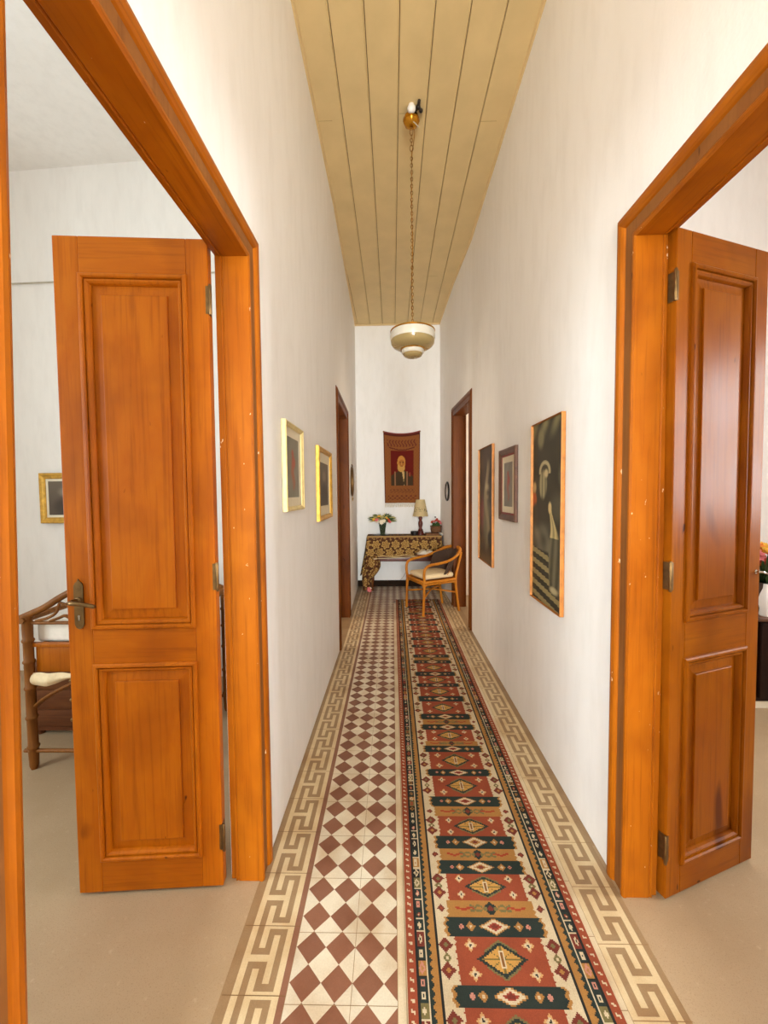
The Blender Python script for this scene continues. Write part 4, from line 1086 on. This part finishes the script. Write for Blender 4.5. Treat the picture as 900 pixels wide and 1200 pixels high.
for i in range(22):
    a = rb.uniform(0,2*PI); el = rb.uniform(-.1,1.3); R_ = rb.uniform(.10,.17)
    mb = MB(); c0 = (R_*math.cos(a)*math.cos(el),R_*math.sin(a)*math.cos(el)-.03,.14+R_*math.sin(el)); petals(mb, c0, .045, 8, 0, .5, i); petals(mb, (c0[0],c0[1]-.006,c0[2]+.006), .028, 7, 0, .9, i+.4)
    mb.build('blossom', M[rb.choice(['petalo','petaly','petalp','petaly','petalr'])], f)
mb = MB(); pr = [(.03,0),(.034,.01),(.03,.05),(.042,.10),(.03,.15),(.016,.19),(.014,.22)]; mb.lathe(pr, 20)
o = mb.build('porcelain_bottle', M['porcelain'], None, (2.575,2.80,.672), smooth=True); tag(o, 'small white porcelain bottle beside the dark flower pot', 'bottle')

mb = MB(); mb.tube([(-.70,3.262,3.36),(-2.2,3.352,3.33),(-3.88,3.456,3.36)], .006, 6)
tag(mb.build('trim_6', M['wire'], smooth=True), 'thin pale cable run along the far wall of the near left room', 'cable', kind='structure')
# ------------------------------------------------------------------ light: daylight through the windows, plus an added far-left fill
def area(name, loc, rot, sx, sy, power, col=(1,.965,.93)):
    d_ = bpy.data.lights.new(name, 'AREA'); d_.shape = 'RECTANGLE'; d_.size = sx; d_.size_y = sy; d_.energy = power; d_.color = col
    o = bpy.data.objects.new(name, d_); COL.objects.link(o); o.location = loc; o.rotation_euler = rot; return o
area('daylight_left', (-3.98,0,2.05), (0,-PI/2,0), 2.2, 1.7, 138, (.82,.95,1.0))
area('daylight_right', (3.98,.975,1.97), (0,PI/2,0), 1.4, .8, 138, (.93,.98,1.0))
area('daylight_entrance', (.16,YF-.06,1.8), (PI/2,0,0), 1.1, 2.5, 186, (.91,.955,.93)).data.spread = math.radians(110)
area('fill_far_left', (-2.68,5.0,1.75), (0,-PI/2,0), 1.6, .75, 36, (1,.88,.70))  # added fill with no source seen; brightens and warms the far corridor
area('daylight_far_right', (3.08,5.3,1.75), (0,PI/2,0), 1.6, .75, 40, (1,.88,.70))
w = bpy.data.worlds.new('sky'); bpy.context.scene.world = w; w.use_nodes = True
bg = w.node_tree.nodes['Background']; sk = w.node_tree.nodes.new('ShaderNodeTexSky'); sk.sky_type = 'HOSEK_WILKIE'
w.node_tree.links.new(sk.outputs[0], bg.inputs[0]); bg.inputs[1].default_value = .5

# ------------------------------------------------------------------ camera (calibrated on the 20 cm tile grid)
f_px = 470.; cx, cy = 460., 578.; roll = .0095
Y = Vector(((cx-450)/f_px,(cy-600)/f_px,1)).normalized()
D = Vector((roll,1,-(roll*Y[0]+Y[1])/Y[2])).normalized(); Xv = D.cross(Y)
right = Vector((Xv[0],Y[0],-D[0])); down = Vector((Xv[1],Y[1],-D[1])); fwd = Vector((Xv[2],Y[2],-D[2]))
Mx = Matrix((( right[0],-down[0],-fwd[0],0),(right[1],-down[1],-fwd[1],0),(right[2],-down[2],-fwd[2],1.545),(0,0,0,1)))
cam = bpy.data.cameras.new('camera'); co = bpy.data.objects.new('camera', cam); COL.objects.link(co)
co.matrix_world = Mx; cam.sensor_fit = 'HORIZONTAL'; cam.sensor_width = 36; cam.lens = 36*f_px/900; cam.clip_start = .02
S = bpy.context.scene; S.camera = co
S.view_settings.view_transform = 'Standard'; S.view_settings.look = 'None'; S.view_settings.gamma = 1; S.view_settings.use_curve_mapping = False
S.view_settings.exposure = 0.26
S.cycles.max_bounces = 14; S.cycles.diffuse_bounces = 8; S.cycles.glossy_bounces = 6; S.cycles.transmission_bounces = 12
S.cycles.use_denoising = True; S.cycles.caustics_reflective = False; S.cycles.caustics_refractive = False
